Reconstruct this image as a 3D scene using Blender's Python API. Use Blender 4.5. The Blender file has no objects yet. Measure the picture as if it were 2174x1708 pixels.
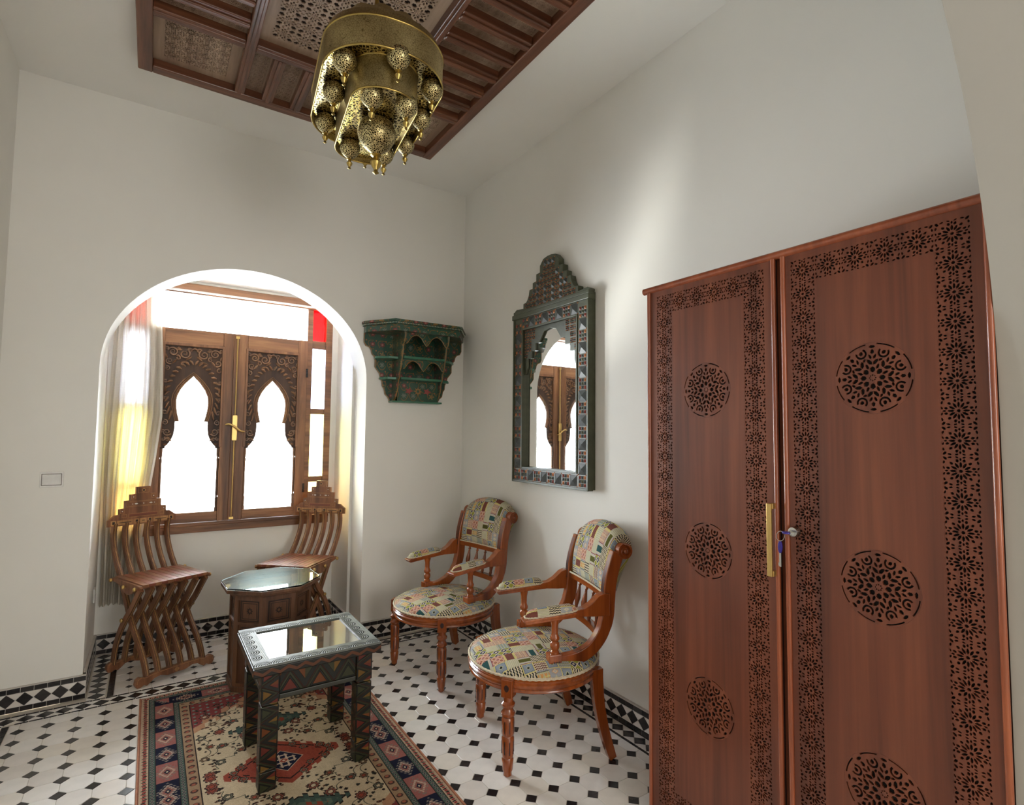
import bpy, bmesh, math, random
import numpy as np
from mathutils import Vector, Matrix
from mathutils.geometry import tessellate_polygon
PI = math.pi
R = math.radians
rnd = random.Random(7)
S = bpy.context.scene
COL = S.collection

# ------------------------------------------------------------------ camera, world, lights, exposure
W_PX, H_PX, F_PX = 2174, 1708, 1148.196
YAW, PITCH, ROLL = R(33.63876), R(3.33533), R(-0.59426)
CAM = Vector((0.0, 0.0, 1.5))
fwd = Vector((math.sin(YAW) * math.cos(PITCH), math.cos(YAW) * math.cos(PITCH), math.sin(PITCH)))
rgt0 = Vector((math.cos(YAW), -math.sin(YAW), 0))
dwn0 = fwd.cross(rgt0)
rgt = rgt0 * math.cos(ROLL) + dwn0 * math.sin(ROLL)
dwn = -rgt0 * math.sin(ROLL) + dwn0 * math.cos(ROLL)
cam_data = bpy.data.cameras.new('camera')
cam_data.sensor_fit = 'HORIZONTAL'
cam_data.sensor_width = 36
cam_data.lens = 36 * F_PX / W_PX
cam_data.clip_start = 0.02
cam = bpy.data.objects.new('camera', cam_data)
COL.objects.link(cam)
mw = Matrix((rgt, -dwn, -fwd)).transposed().to_4x4()
mw.translation = CAM
cam.matrix_world = mw
S.camera = cam

def project(p):
    d = Vector(p) - CAM
    z = d.dot(fwd)
    if z < 0.05: return None
    return (d.dot(rgt) / z * F_PX + W_PX / 2, d.dot(dwn) / z * F_PX + H_PX / 2, z)

world = bpy.data.worlds.new('sky')
S.world = world
world.use_nodes = True
bg = world.node_tree.nodes['Background']
bg.inputs[0].default_value = (0.93, 0.96, 1.0, 1)
bg.inputs[1].default_value = 8.0

def area(name, loc, target, sx, sy, power, col):
    l = bpy.data.lights.new(name, 'AREA')
    l.shape = 'RECTANGLE'; l.size = sx; l.size_y = sy
    l.energy = power; l.color = col
    o = bpy.data.objects.new(name, l); COL.objects.link(o)
    o.location = loc
    d = Vector(target) - Vector(loc)
    o.rotation_euler = d.to_track_quat('-Z', 'Y').to_euler()
    return o
area('window_daylight', (0.515, 5.15, 1.75), (0.515, 0, 1.55), 2.0, 2.2, 410, (0.89, 0.935, 1.0))
area('street_daylight', (-2.2, 7.4, -0.6), (1.1, 4.2, 1.55), 0.65, 0.8, 2700, (1.0, 0.985, 0.93))
area('ground_daylight', (-0.6, 6.3, -1.3), (1.0, 3.6, 2.4), 1.3, 1.0, 2500, (1.0, 0.985, 0.94))
area('hall_fill_light', (1.25, -3.3, 1.7), (0.9, 3.0, 1.6), 1.6, 2.0, 66, (1.0, 0.975, 0.93))  # added fill lamp behind the camera; the hall has no opening there

S.view_settings.view_transform = 'Standard'
S.view_settings.look = 'None'
S.view_settings.gamma = 1.0
S.view_settings.use_curve_mapping = False
S.view_settings.exposure = 0.2

# ------------------------------------------------------------------ geometry helpers: VF = (verts, faces)
def join(*parts):
    V, F = [], []
    for v, f in parts:
        n = len(V); V.extend(v); F.extend([tuple(i + n for i in q) for q in f])
    return V, F
def tr(vf, m):
    return [tuple(m @ Vector(p)) for p in vf[0]], vf[1]
def mv(vf, x=0, y=0, z=0):
    return [(a + x, b + y, c + z) for a, b, c in vf[0]], vf[1]
def box(x0, x1, y0, y1, z0, z1):
    V = [(x0, y0, z0), (x1, y0, z0), (x1, y1, z0), (x0, y1, z0), (x0, y0, z1), (x1, y0, z1), (x1, y1, z1), (x0, y1, z1)]
    return V, [(3, 2, 1, 0), (4, 5, 6, 7), (0, 1, 5, 4), (1, 2, 6, 5), (2, 3, 7, 6), (3, 0, 4, 7)]
def cbox(cx, cy, cz, sx, sy, sz):
    return box(cx - sx / 2, cx + sx / 2, cy - sy / 2, cy + sy / 2, cz - sz / 2, cz + sz / 2)
def prism(poly, a, b, plane='XY', holes=(), back=True):
    loops = [list(poly)] + [list(h) for h in holes]
    flat = [p for l in loops for p in l]
    tris = tessellate_polygon([[Vector((p[0], p[1], 0)) for p in l] for l in loops])
    n = len(flat)
    V = [(p[0], p[1], a) for p in flat] + [(p[0], p[1], b) for p in flat]
    F = []
    for t in tris:
        if not back or True: F.append((t[0] + n, t[1] + n, t[2] + n))
        if back: F.append((t[2], t[1], t[0]))
    o = 0
    for l in loops:
        k = len(l)
        for i in range(k):
            j = (i + 1) % k
            F.append((o + i, o + j, o + j + n, o + i + n))
        o += k
    if plane == 'XZ': V = [(x, z, y) for x, y, z in V]
    elif plane == 'YZ': V = [(z, x, y) for x, y, z in V]
    return V, F
def tube(path, r, n=8, closed=False):
    P = [Vector(p) for p in path]; m = len(P)
    rr = r if hasattr(r, '__len__') else [r] * m
    V, F = [], []
    up = None
    for i, p in enumerate(P):
        if closed: t = P[(i + 1) % m] - P[i - 1]
        else: t = P[min(i + 1, m - 1)] - P[max(i - 1, 0)]
        t.normalize()
        if up is None:
            up = Vector((0, 0, 1)) if abs(t.z) < 0.9 else Vector((1, 0, 0))
        up = (up - t * up.dot(t)).normalized()
        s = t.cross(up)
        for k in range(n):
            a = 2 * PI * k / n
            V.append(tuple(p + (up * math.cos(a) + s * math.sin(a)) * rr[i]))
    for i in range(m if closed else m - 1):
        j = (i + 1) % m
        for k in range(n):
            l = (k + 1) % n
            F.append((i * n + k, i * n + l, j * n + l, j * n + k))
    if not closed:
        F.append(tuple(range(n))); F.append(tuple(range((m - 1) * n + n - 1, (m - 1) * n - 1, -1)))
    return V, F
def lathe(prof, n=16, cx=0, cy=0, cap=True):
    V, F = [], []
    for r, z in prof:
        for k in range(n):
            a = 2 * PI * k / n
            V.append((cx + r * math.cos(a), cy + r * math.sin(a), z))
    for i in range(len(prof) - 1):
        for k in range(n):
            l = (k + 1) % n
            F.append((i * n + k, i * n + l, (i + 1) * n + l, (i + 1) * n + k))
    if cap:
        F.append(tuple(range(n - 1, -1, -1))); b = (len(prof) - 1) * n
        F.append(tuple(range(b, b + n)))
    return V, F
def cr(pts, n=6, closed=False):
    P = [Vector(p) for p in pts]; m = len(P); out = []
    rng = range(m) if closed else range(m - 1)
    for i in rng:
        if closed: a, b, c, d = P[i - 1], P[i], P[(i + 1) % m], P[(i + 2) % m]
        else: a, b, c, d = P[max(i - 1, 0)], P[i], P[i + 1], P[min(i + 2, m - 1)]
        for k in range(n):
            t = k / n
            out.append(0.5 * ((2 * b) + (c - a) * t + (2 * a - 5 * b + 4 * c - d) * t * t + (3 * b - 3 * c + d - a) * t ** 3))
    if not closed: out.append(P[-1])
    return [tuple(p) for p in out]
def outline(path, th):
    P = [Vector((p[0], p[1])) for p in path]; m = len(P)
    tt = th if hasattr(th, '__len__') else [th] * m
    L, Rr = [], []
    for i, p in enumerate(P):
        t = (P[min(i + 1, m - 1)] - P[max(i - 1, 0)]).normalized()
        nn = Vector((-t.y, t.x)) * tt[i] / 2
        L.append(tuple(p + nn)); Rr.append(tuple(p - nn))
    return L + Rr[::-1]
def ribbon(path, th, x0, x1):
    """strip of rectangular section whose centre line runs in the YZ plane"""
    P = [Vector((p[0], p[1])) for p in path]; m = len(P)
    tt = th if hasattr(th, '__len__') else [th] * m
    V, F = [], []
    for i, p in enumerate(P):
        t = (P[min(i + 1, m - 1)] - P[max(i - 1, 0)]).normalized()
        nn = Vector((-t.y, t.x)) * tt[i] / 2
        a, b = p + nn, p - nn
        V += [(x0, a.x, a.y), (x1, a.x, a.y), (x1, b.x, b.y), (x0, b.x, b.y)]
    for i in range(m - 1):
        o = i * 4
        for k in range(4):
            l = (k + 1) % 4
            F.append((o + k, o + l, o + 4 + l, o + 4 + k))
    F.append((3, 2, 1, 0)); o = (m - 1) * 4; F.append((o, o + 1, o + 2, o + 3))
    return V, F
def circle(cx, cy, r, n=16, ry=None, a0=0.0):
    ry = r if ry is None else ry
    return [(cx + r * math.cos(a0 + 2 * PI * k / n), cy + ry * math.sin(a0 + 2 * PI * k / n)) for k in range(n)]
def rect(x0, x1, y0, y1): return [(x0, y0), (x1, y0), (x1, y1), (x0, y1)]
def leafpoly(cx, cy, ang, l, w):
    """pointed leaf hole, centred"""
    pts = [(-l / 2, 0), (-l / 5, -w / 2), (l / 4, -w / 2.4), (l / 2, 0), (l / 4, w / 2.4), (-l / 5, w / 2)]
    c, s = math.cos(ang), math.sin(ang)
    return [(cx + x * c - y * s, cy + x * s + y * c) for x, y in pts]

def mesh(name, vf, mat=None, smooth=False, recalc=True):
    me = bpy.data.meshes.new(name)
    me.from_pydata(vf[0], [], vf[1])
    if recalc:
        b = bmesh.new(); b.from_mesh(me); bmesh.ops.recalc_face_normals(b, faces=b.faces); b.to_mesh(me); b.free()
    if mat is not None:
        for m in (mat if isinstance(mat, (list, tuple)) else [mat]): me.materials.append(m)
    if smooth:
        me.shade_smooth()
        me.set_sharp_from_angle(angle=R(smooth if smooth is not True else 40))
    return me
def link(name, me, parent=None, loc=(0, 0, 0), rot=None, mat4=None):
    o = bpy.data.objects.new(name, me)
    COL.objects.link(o)
    if parent is not None: o.parent = parent
    if mat4 is not None: o.matrix_local = mat4
    else:
        o.location = loc
        if rot: o.rotation_euler = rot
    return o
def ob(name, vf, mat, parent=None, loc=(0, 0, 0), rot=None, smooth=False, bev=0, kind=None, uv=None, recalc=True, label=None):
    me = mesh(name, vf, mat, smooth, recalc)
    if uv: uvmap(me, uv)
    o = link(name, me, parent, loc, rot)
    if bev:
        b = o.modifiers.new('bevel', 'BEVEL'); b.width = bev; b.segments = 2; b.limit_method = 'ANGLE'; b.angle_limit = R(35)
    if kind: o['kind'] = kind
    if label: o['label'] = label
    return o
def uvmap(me, fn):
    u = me.uv_layers.new(name='UVMap')
    for p in me.polygons:
        nrm = p.normal
        for li in p.loop_indices:
            u.data[li].uv = fn(me.vertices[me.loops[li].vertex_index].co, nrm)
def uvbox(s):
    def f(c, n):
        a = [abs(n.x), abs(n.y), abs(n.z)]
        i = a.index(max(a))
        if i == 0: return (c.y * s, c.z * s)
        if i == 1: return (c.x * s, c.z * s)
        return (c.x * s, c.y * s)
    return f
def thing(name, label, cat, loc=(0, 0, 0), rotz=0.0, group=None):
    o = bpy.data.objects.new(name, None); COL.objects.link(o)
    o.empty_display_size = 0.05
    o.location = loc; o.rotation_euler = (0, 0, rotz)
    tag(o, label, cat, group)
    return o
def tag(o, label, cat, group=None):
    o['label'] = label; o['category'] = cat
    if group: o['group'] = group
    return o
def struct(name, vf, mat, **k):
    o = ob(name, vf, mat, **k); o['kind'] = 'structure'; return o
def struct_root(name):
    o = bpy.data.objects.new(name, None); COL.objects.link(o); o['kind'] = 'structure'; o.empty_display_size = 0.05
    return o
def dup(root, loc, rotz, label=None, group=None):
    r = root.copy(); COL.objects.link(r); r.location = loc; r.rotation_euler = (0, 0, rotz)
    if label: r['label'] = label
    if group: r['group'] = group
    for ch in list(root.children):
        c = ch.copy(); COL.objects.link(c); c.parent = r
        for g in ch.children:
            d = g.copy(); COL.objects.link(d); d.parent = c
    return r
def pieces(parent, name, items, limit=300, off=None):
    """items: (mesh, local matrix, world point). The largest in view become parts, the rest one joined part of kind stuff"""
    def key(it):
        q = project(it[2])
        if q is None or not (-60 < q[0] < W_PX + 60 and -60 < q[1] < H_PX + 60): return 1e6
        return q[2] + (1e3 if (off and off(it[2])) else 0)
    it = sorted(items, key=key)
    for me, m, _ in it[:limit]: link(name, me, parent, mat4=m)
    rest = it[limit:]
    if rest:
        V, F, MI, mats = [], [], [], []
        for me, m, _ in rest:
            n = len(V)
            V += [tuple(m @ v.co) for v in me.vertices]
            mt = me.materials[0]
            if mt not in mats: mats.append(mt)
            k = mats.index(mt)
            for p in me.polygons:
                F.append(tuple(i + n for i in p.vertices)); MI.append(k)
        me = mesh('more_' + name, (V, F), mats, recalc=False)
        me.polygons.foreach_set('material_index', MI)
        o = link(name + '_field', me, parent); o['kind'] = 'stuff'

# ------------------------------------------------------------------ materials
def srgb(r, g, b):
    f = lambda c: (c / 255 / 12.92) if c <= 10.31 else ((c / 255 + 0.055) / 1.055) ** 2.4
    return (f(r), f(g), f(b), 1)
class M:
    def __init__(s, name, rough=0.5, metal=0.0, spec=0.5, coat=0.0):
        s.m = bpy.data.materials.new(name); s.m.use_nodes = True
        s.t = s.m.node_tree; s.b = s.t.nodes['Principled BSDF']
        s.b.inputs['Roughness'].default_value = rough
        s.b.inputs['Metallic'].default_value = metal
        s.b.inputs['Specular IOR Level'].default_value = spec
        if coat: s.b.inputs['Coat Weight'].default_value = coat; s.b.inputs['Coat Roughness'].default_value = 0.12
    def n(s, typ, **kw):
        q = s.t.nodes.new(typ)
        for k, v in kw.items():
            if k.startswith('i_'):
                key = k[2:]
                q.inputs[int(key) if key.isdigit() else key].default_value = v
            else: setattr(q, k, v)
        return q
    def l(s, a, b): s.t.links.new(a, b)
    def coord(s, kind='Object', scale=(1, 1, 1), rot=(0, 0, 0)):
        tc = s.n('ShaderNodeTexCoord'); mp = s.n('ShaderNodeMapping')
        mp.inputs['Scale'].default_value = scale; mp.inputs['Rotation'].default_value = rot
        s.l(tc.outputs[kind], mp.inputs[0]); return mp.outputs[0]
    def noise(s, co, scale, detail=4, rough=0.55, dist=0.0):
        q = s.n('ShaderNodeTexNoise'); q.inputs['Scale'].default_value = scale; q.inputs['Detail'].default_value = detail
        q.inputs['Roughness'].default_value = rough; q.inputs['Distortion'].default_value = dist
        s.l(co, q.inputs['Vector']); return q.outputs['Fac']
    def ramp(s, fac, stops, interp='LINEAR'):
        q = s.n('ShaderNodeValToRGB'); e = q.color_ramp.elements
        q.color_ramp.interpolation = interp
        while len(e) < len(stops): e.new(0.5)
        for el, (p, c) in zip(e, stops): el.position = p; el.color = c if len(c) == 4 else (*c, 1)
        s.l(fac, q.inputs[0]); return q.outputs['Color']
    def mix(s, fac, a, b, mode='MIX'):
        q = s.n('ShaderNodeMix'); q.data_type = 'RGBA'; q.blend_type = mode
        for v, i in ((fac, 0), (a, 6), (b, 7)):
            if hasattr(v, 'node'): s.l(v, q.inputs[i])
            else: q.inputs[i].default_value = v
        return q.outputs[2]
    def col(s, c):
        if hasattr(c, 'node'): s.l(c, s.b.inputs['Base Color'])
        else: s.b.inputs['Base Color'].default_value = c
        return s
    def bump(s, h, strength=0.3, dist=0.002):
        q = s.n('ShaderNodeBump'); q.inputs['Strength'].default_value = strength; q.inputs['Distance'].default_value = dist
        s.l(h, q.inputs['Height']); s.l(q.outputs[0], s.b.inputs['Normal']); return s
def plain(name, c, rough=0.5, metal=0.0, spec=0.5, var=0.08, scale=20, bump=0.0, coat=0.0):
    m = M(name, rough, metal, spec, coat)
    co = m.coord()
    f = m.noise(co, scale, 3)
    a = tuple(x * (1 - var) for x in c[:3]) + (1,); b = tuple(min(1, x * (1 + var)) for x in c[:3]) + (1,)
    m.col(m.ramp(f, [(0.3, a), (0.7, b)]))
    if bump: m.bump(m.noise(co, scale * 6, 3), bump)
    return m.m
def wood(name, dark, mid, light, axis='Z', scale=9.0, rough=0.4, coat=0.0, stretch=0.07, bump=0.15):
    m = M(name, rough, coat=coat)
    sc = {'X': (stretch, 1, 1), 'Y': (1, stretch, 1), 'Z': (1, 1, stretch)}[axis]
    co = m.coord('Object', sc)
    a = m.noise(co, scale, 5, 0.6, 0.6); b = m.noise(co, scale * 7, 4, 0.6)
    c1 = m.ramp(a, [(0.28, dark), (0.5, mid), (0.72, light)])
    c2 = m.ramp(b, [(0.35, (0.62, 0.6, 0.58, 1)), (0.6, (1, 1, 1, 1))])
    m.col(m.mix(0.55, c1, c2, 'MULTIPLY'))
    if bump: m.bump(b, bump, 0.001)
    return m.m
def image(name, arr, data=False):
    h, w = arr.shape[:2]
    if arr.ndim == 2: arr = np.repeat(arr[:, :, None], 3, 2)
    im = bpy.data.images.new(name, w, h)
    if data: im.colorspace_settings.name = 'Non-Color'
    px = np.ones((h, w, 4), np.float32); px[:, :, :3] = np.clip(arr, 0, 1)
    im.pixels.foreach_set(px.ravel()); im.update(); im.pack()
    return im
def painted(name, arr, rough=0.5, height=None, strength=0.5, coat=0.0, weave=0.0, spec=0.5, dist=0.002, specmap=False):
    m = M(name, rough, coat=coat, spec=spec)
    tc = m.n('ShaderNodeTexCoord'); q = m.n('ShaderNodeTexImage'); q.image = image(name, arr); m.l(tc.outputs['UV'], q.inputs[0])
    f = m.noise(m.coord(), 30, 4)
    m.col(m.mix(0.5, q.outputs[0], m.ramp(f, [(0.3, (0.72, 0.72, 0.72, 1)), (0.7, (1, 1, 1, 1))]), 'MULTIPLY'))
    if specmap:
        g = m.n('ShaderNodeMath', operation='GREATER_THAN'); g.inputs[1].default_value = .12; m.l(q.outputs[0], g.inputs[0])
        g2 = m.n('ShaderNodeMath', operation='MULTIPLY'); g2.inputs[1].default_value = spec; m.l(g.outputs[0], g2.inputs[0]); m.l(g2.outputs[0], m.b.inputs['Specular IOR Level'])
    if height is not None:
        h = m.n('ShaderNodeTexImage'); h.image = image(name + '_relief', height, True); m.l(tc.outputs['UV'], h.inputs[0])
        m.bump(h.outputs[0], strength, dist)
    elif weave: m.bump(m.noise(m.coord(), 700, 2), weave, 0.0015)
    return m.m

# ------------------------------------------------------------------ shared materials
def plaster(name, c):
    m = M(name, 0.92, spec=0.2)
    co = m.coord()
    f = m.noise(co, 1.6, 4)
    a = tuple(x * 0.975 for x in c) + (1,); b = tuple(c) + (1,)
    m.col(m.ramp(f, [(0.35, a), (0.65, b)]))
    m.bump(m.noise(co, 90, 4), 0.06, 0.002)
    return m.m
M_WALL = plaster('white_plaster', (0.875, 0.855, 0.80))
M_CEIL = plaster('ceiling_plaster', (0.925, 0.91, 0.865))
M_GROUT = plain('grout', srgb(196, 186, 172), 0.85)
M_JOINT = plain('joint_white', srgb(205, 198, 190), 0.7)
WHITES = [plain('white_glaze_%d' % i, c, 0.2, var=0.05, scale=14, bump=0.03) for i, c in enumerate(
    [srgb(236, 230, 224), srgb(229, 222, 216), srgb(240, 235, 230), srgb(233, 225, 215)])]
BLACKS = [plain('black_glaze_%d' % i, c, 0.22, var=0.25, scale=30, bump=0.04) for i, c in enumerate(
    [srgb(40, 37, 38), srgb(52, 48, 48), srgb(33, 31, 33)])]
M_ALU = plain('white_plastic', srgb(232, 230, 226), 0.35)
M_BRASS = plain('brass_fitting', srgb(200, 168, 105), 0.35, metal=0.9, var=0.06)

# ------------------------------------------------------------------ room shell
XL, XR, YB, ZC, YF = -0.69, 2.125, 3.93, 3.49, 0.43
ACX, AHW, AZ0, ARISE = 0.525, 0.79, 1.88, 0.69        # alcove arch
YA, YW, ZA = 4.20, 4.63, 2.612                         # arch far edge, window wall, alcove ceiling
AXL, AXR = ACX - AHW, ACX + AHW - 0.02

def arch(cx, hw, z0, rise, n=40, zb=0.0, e=2.0):
    p = [(cx - hw, zb)]
    for i in range(n + 1):
        a = PI - PI * i / n
        c, s_ = math.cos(a), math.sin(a)
        p.append((cx + hw * math.copysign(abs(c) ** (2 / e), c), z0 + rise * abs(s_) ** (2 / e)))
    p.append((cx + hw, zb))
    return p
def wall_arch(name, x0, x1, z1, arc, ya, yb, mat=None):
    poly = [(x0, 0)] + [(arc[0][0], 0)] + arc[1:-1] + [(arc[-1][0], 0), (x1, 0), (x1, z1), (x0, z1)]
    return struct(name, prism(poly, ya, yb, 'XZ'), mat or M_WALL, smooth=30)
arc_b = arch(ACX, AHW, AZ0, ARISE, 48)
wall_arch('wall_back', XL - 0.2, XR + 0.2, ZC + 0.1, arc_b, YB, YA)
# alcove
struct('wall_alcove_left', box(AXL - 0.25, AXL, YA, YW + 0.14, 0, ZA), M_WALL)
struct('wall_alcove_right', box(AXR, AXR + 0.25, YA, YW + 0.14, 0, ZA), M_WALL)
struct('ceiling_alcove', box(AXL - 0.25, AXR + 0.25, YA, YW + 0.14, ZA, ZA + 0.1), M_CEIL)
WX0, WX1, WZ0, WZ1 = -0.217, 1.247, 0.757, 2.592       # window opening
struct('wall_alcove_back', prism(rect(AXL, AXR, 0, ZA), YW, YW + 0.14, 'XZ', [rect(WX0, WX1, WZ0, WZ1)]), M_WALL)
# side walls, ceiling, front wall with the arched doorway the camera stands in
struct('wall_left', box(XL - 0.2, XL, -3.6, YB, 0, ZC + 0.1), M_WALL)
struct('wall_right', box(XR, XR + 0.2, -3.6, YB, 0, ZC + 0.1), M_WALL)
struct('ceiling', box(XL - 0.2, XR + 0.2, YF, YB, ZC, ZC + 0.1), M_CEIL)
arc_f = arch(0.59, 1.10, 1.60, 1.32, 48)
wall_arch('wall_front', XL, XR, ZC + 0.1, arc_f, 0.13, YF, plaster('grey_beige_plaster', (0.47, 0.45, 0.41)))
struct('ceiling_hall', box(XL - 0.2, XR + 0.2, -3.6, 0.13, 3.1, 3.2), M_CEIL)
struct('wall_hall', prism(rect(XL - 0.2, XR + 0.2, 0, 3.2), -3.6, -3.5, 'XZ'), M_WALL)

# ------------------------------------------------------------------ floor and its tiles
floor = struct('floor', join(box(XL - 0.2, XR + 0.2, -3.6, YB, -0.06, -0.0022), box(AXL - 0.1, AXR + 0.1, YB, YW + 0.1, -0.06, -0.0022)), M_GROUT)
def tile_mesh(name, poly, mat, h=0.0022, bev=0.0008):
    """flat glazed tile with a small eased edge; centred polygon"""
    n = len(poly)
    cx = sum(p[0] for p in poly) / n; cy = sum(p[1] for p in poly) / n
    V = [(x, y, -h) for x, y in poly] + [(x, y, -bev) for x, y in poly]
    for x, y in poly:
        d = math.hypot(x - cx, y - cy) or 1
        k = max(0.0, 1 - bev * 1.6 / d)
        V.append((cx + (x - cx) * k, cy + (y - cy) * k, 0))
    F = []
    for a in (0, n):
        for i in range(n):
            j = (i + 1) % n
            F.append((a + i, a + j, a + n + j, a + n + i))
    F.append(tuple(range(2 * n, 3 * n)))
    return mesh(name, (V, F), mat, recalc=False)
def clip(poly, x0, x1, y0, y1):
    def cut(P, f, g):
        out = []
        for i in range(len(P)):
            a, b = P[i - 1], P[i]
            fa, fb = f(a), f(b)
            if fa >= 0: out.append(a)
            if fa * fb < 0:
                t = fa / (fa - fb); out.append((a[0] + (b[0] - a[0]) * t, a[1] + (b[1] - a[1]) * t))
        return out
    for f in (lambda p: p[0] - x0, lambda p: x1 - p[0], lambda p: p[1] - y0, lambda p: y1 - p[1]):
        if len(poly) < 3: return []
        poly = cut(poly, f, None)
    return poly
def area2(p): return abs(sum(p[i - 1][0] * p[i][1] - p[i][0] * p[i - 1][1] for i in range(len(p)))) / 2
def octagon(px, py, r, g):
    a, b = px / 2 - g, py / 2 - g; k = r + g * 0.6
    return [(-a, -b + k), (-a + k, -b), (a - k, -b), (a, -b + k), (a, b - k), (a - k, b), (-a + k, b), (-a, b - k)]
def diamond(r, ry=None): ry = ry or r; return [(0, -ry), (r, 0), (0, ry), (-r, 0)]
RUG = (0.01, 1.116, 1.66, 3.72)
def under_rug(p): return RUG[0] + 0.05 < p[0] < RUG[1] - 0.05 and p[1] < RUG[3] - 0.05
oct_items, dot_items = [], []
def lattice(x0, px, y0, py, r, box_, tag_):
    bx0, bx1, by0, by1 = box_
    o = octagon(px, py, r, 0.0007)
    om = [tile_mesh('octagon_%s_%d' % (tag_, i), o, m) for i, m in enumerate(WHITES)]
    dm = [tile_mesh('dot_%s_%d' % (tag_, i), diamond(r - 0.0006), m) for i, m in enumerate(BLACKS)]
    for i in range(-40, 60):
        for j in range(-60, 60):
            for kind, cx, cy in (('o', x0 + (i + .5) * px, y0 + (j + .5) * py), ('d', x0 + i * px, y0 + j * py)):
                if not (bx0 - px < cx < bx1 + px and by0 - py < cy < by1 + py): continue
                P = o if kind == 'o' else diamond(r - 0.0006)
                C = clip([(x + cx, y + cy) for x, y in P], bx0, bx1, by0, by1)
                if len(C) < 3: continue
                full = area2(C) > 0.999 * area2(P)
                if area2(C) < (0.08 if kind == 'o' else 0.6) * area2(P): continue
                jit = Matrix.Translation((cx, cy, rnd.uniform(-0.0003, 0.0003))) @ Matrix.Rotation(rnd.gauss(0, 0.004), 4, 'X') @ Matrix.Rotation(rnd.gauss(0, 0.004), 4, 'Y')
                if full: me = rnd.choice(om if kind == 'o' else dm)
                else: me = tile_mesh('cut_tile', [(x - cx, y - cy) for x, y in C], rnd.choice(WHITES if kind == 'o' else BLACKS))
                (oct_items if kind == 'o' else dot_items).append((me, jit, (cx, cy, 0)))
lattice(-0.143, 0.1163, 3.661, 0.1186, 0.0295, (-0.533, 2.006, 0.3, 3.752), 'room')
lattice(-0.048, 0.1113, 3.955, 0.1042, 0.0195, (-0.115, 1.165, 3.868, 4.528), 'alcove')
edge_dot, edge_white, strip_items = [], [], []
def border(x0, y0, x1, y1, width, pitch, swap=False):
    """row of black diamonds on white with a joint at each side; axis runs (x0,y0)->(x1,y1)"""
    L = math.hypot(x1 - x0, y1 - y0); n = max(1, round(L / pitch)); p = L / n
    ux, uy = (x1 - x0) / L, (y1 - y0) / L
    rot = Matrix.Rotation(math.atan2(uy, ux), 4, 'Z')
    d = diamond(p / 2 - 0.001, width / 2 - 0.001)
    t1 = [(-p / 2 + 0.002, width / 2), (0.0, 0.003), (p / 2 - 0.002, width / 2)]
    dm = [tile_mesh('border_diamond', d, m) for m in BLACKS]
    tm = [tile_mesh('border_triangle', [(x, y) for x, y in t1[::-1]], m) for m in WHITES]
    for i in range(n):
        c = (x0 + ux * p * (i + .5), y0 + uy * p * (i + .5), 0)
        m = Matrix.Translation(c) @ rot
        edge_dot.append((rnd.choice(dm), m @ Matrix.Rotation(rnd.gauss(0, .012), 4, 'Z'), c))
        for sgn in (0, PI):
            q = (x0 + ux * p * i, y0 + uy * p * i, 0)
            edge_white.append((rnd.choice(tm), Matrix.Translation(q) @ rot @ Matrix.Rotation(sgn, 4, 'Z'), q))
def strip(x0, y0, x1, y1, w, ln=0.056):
    L = math.hypot(x1 - x0, y1 - y0); n = max(1, round(L / ln)); p = L / n
    ux, uy = (x1 - x0) / L, (y1 - y0) / L
    rot = Matrix.Rotation(math.atan2(uy, ux), 4, 'Z')
    g = 0.0012
    ms = [tile_mesh('strip_tile', rect(-p / 2 + g, p / 2 - g, -w / 2, w / 2), m) for m in BLACKS]
    for i in range(n):
        c = (x0 + ux * p * (i + .5), y0 + uy * p * (i + .5), 0)
        strip_items.append((rnd.choice(ms), Matrix.Translation(c) @ rot @ Matrix.Rotation(rnd.gauss(0, .006), 4, 'Z'), c))
BT = 0.018                                              # skirting thickness
# right wall, back wall with threshold, left wall
strip(2.014, 0.45, 2.014, 3.75, 0.014); border(2.064, 0.45, 2.064, 3.80, 0.076, 0.0765); strip(2.112, 0.45, 2.112, 3.86, 0.012)
strip(-0.52, 3.760, 2.02, 3.760, 0.014); border(-0.60, 3.808, 2.06, 3.808, 0.076, 0.079); strip(-0.66, 3.858, 2.10, 3.858, 0.012)
strip(-0.550, 0.45, -0.550, 3.75, 0.028); border(-0.602, 0.45, -0.602, 3.80, 0.072, 0.0765); strip(-0.645, 0.45, -0.645, 3.86, 0.03)
# alcove
border(-0.198, 3.87, -0.198, 4.59, 0.085, 0.077); strip(-0.133, 3.87, -0.133, 4.53, 0.030)
border(-0.16, 4.578, 1.21, 4.578, 0.066, 0.0765); strip(-0.15, 4.536, 1.2, 4.536, 0.012)
border(1.235, 3.87, 1.235, 4.59, 0.085, 0.077); strip(1.178, 3.87, 1.178, 4.53, 0.024)
pieces(floor, 'octagon_tile', oct_items, 300, under_rug)
pieces(floor, 'square_tile', dot_items, 300, under_rug)
pieces(floor, 'border_tile', edge_dot, 260)
pieces(floor, 'strip_tile', strip_items, 300)
pieces(floor, 'border_triangle', edge_white, 0)

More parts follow.
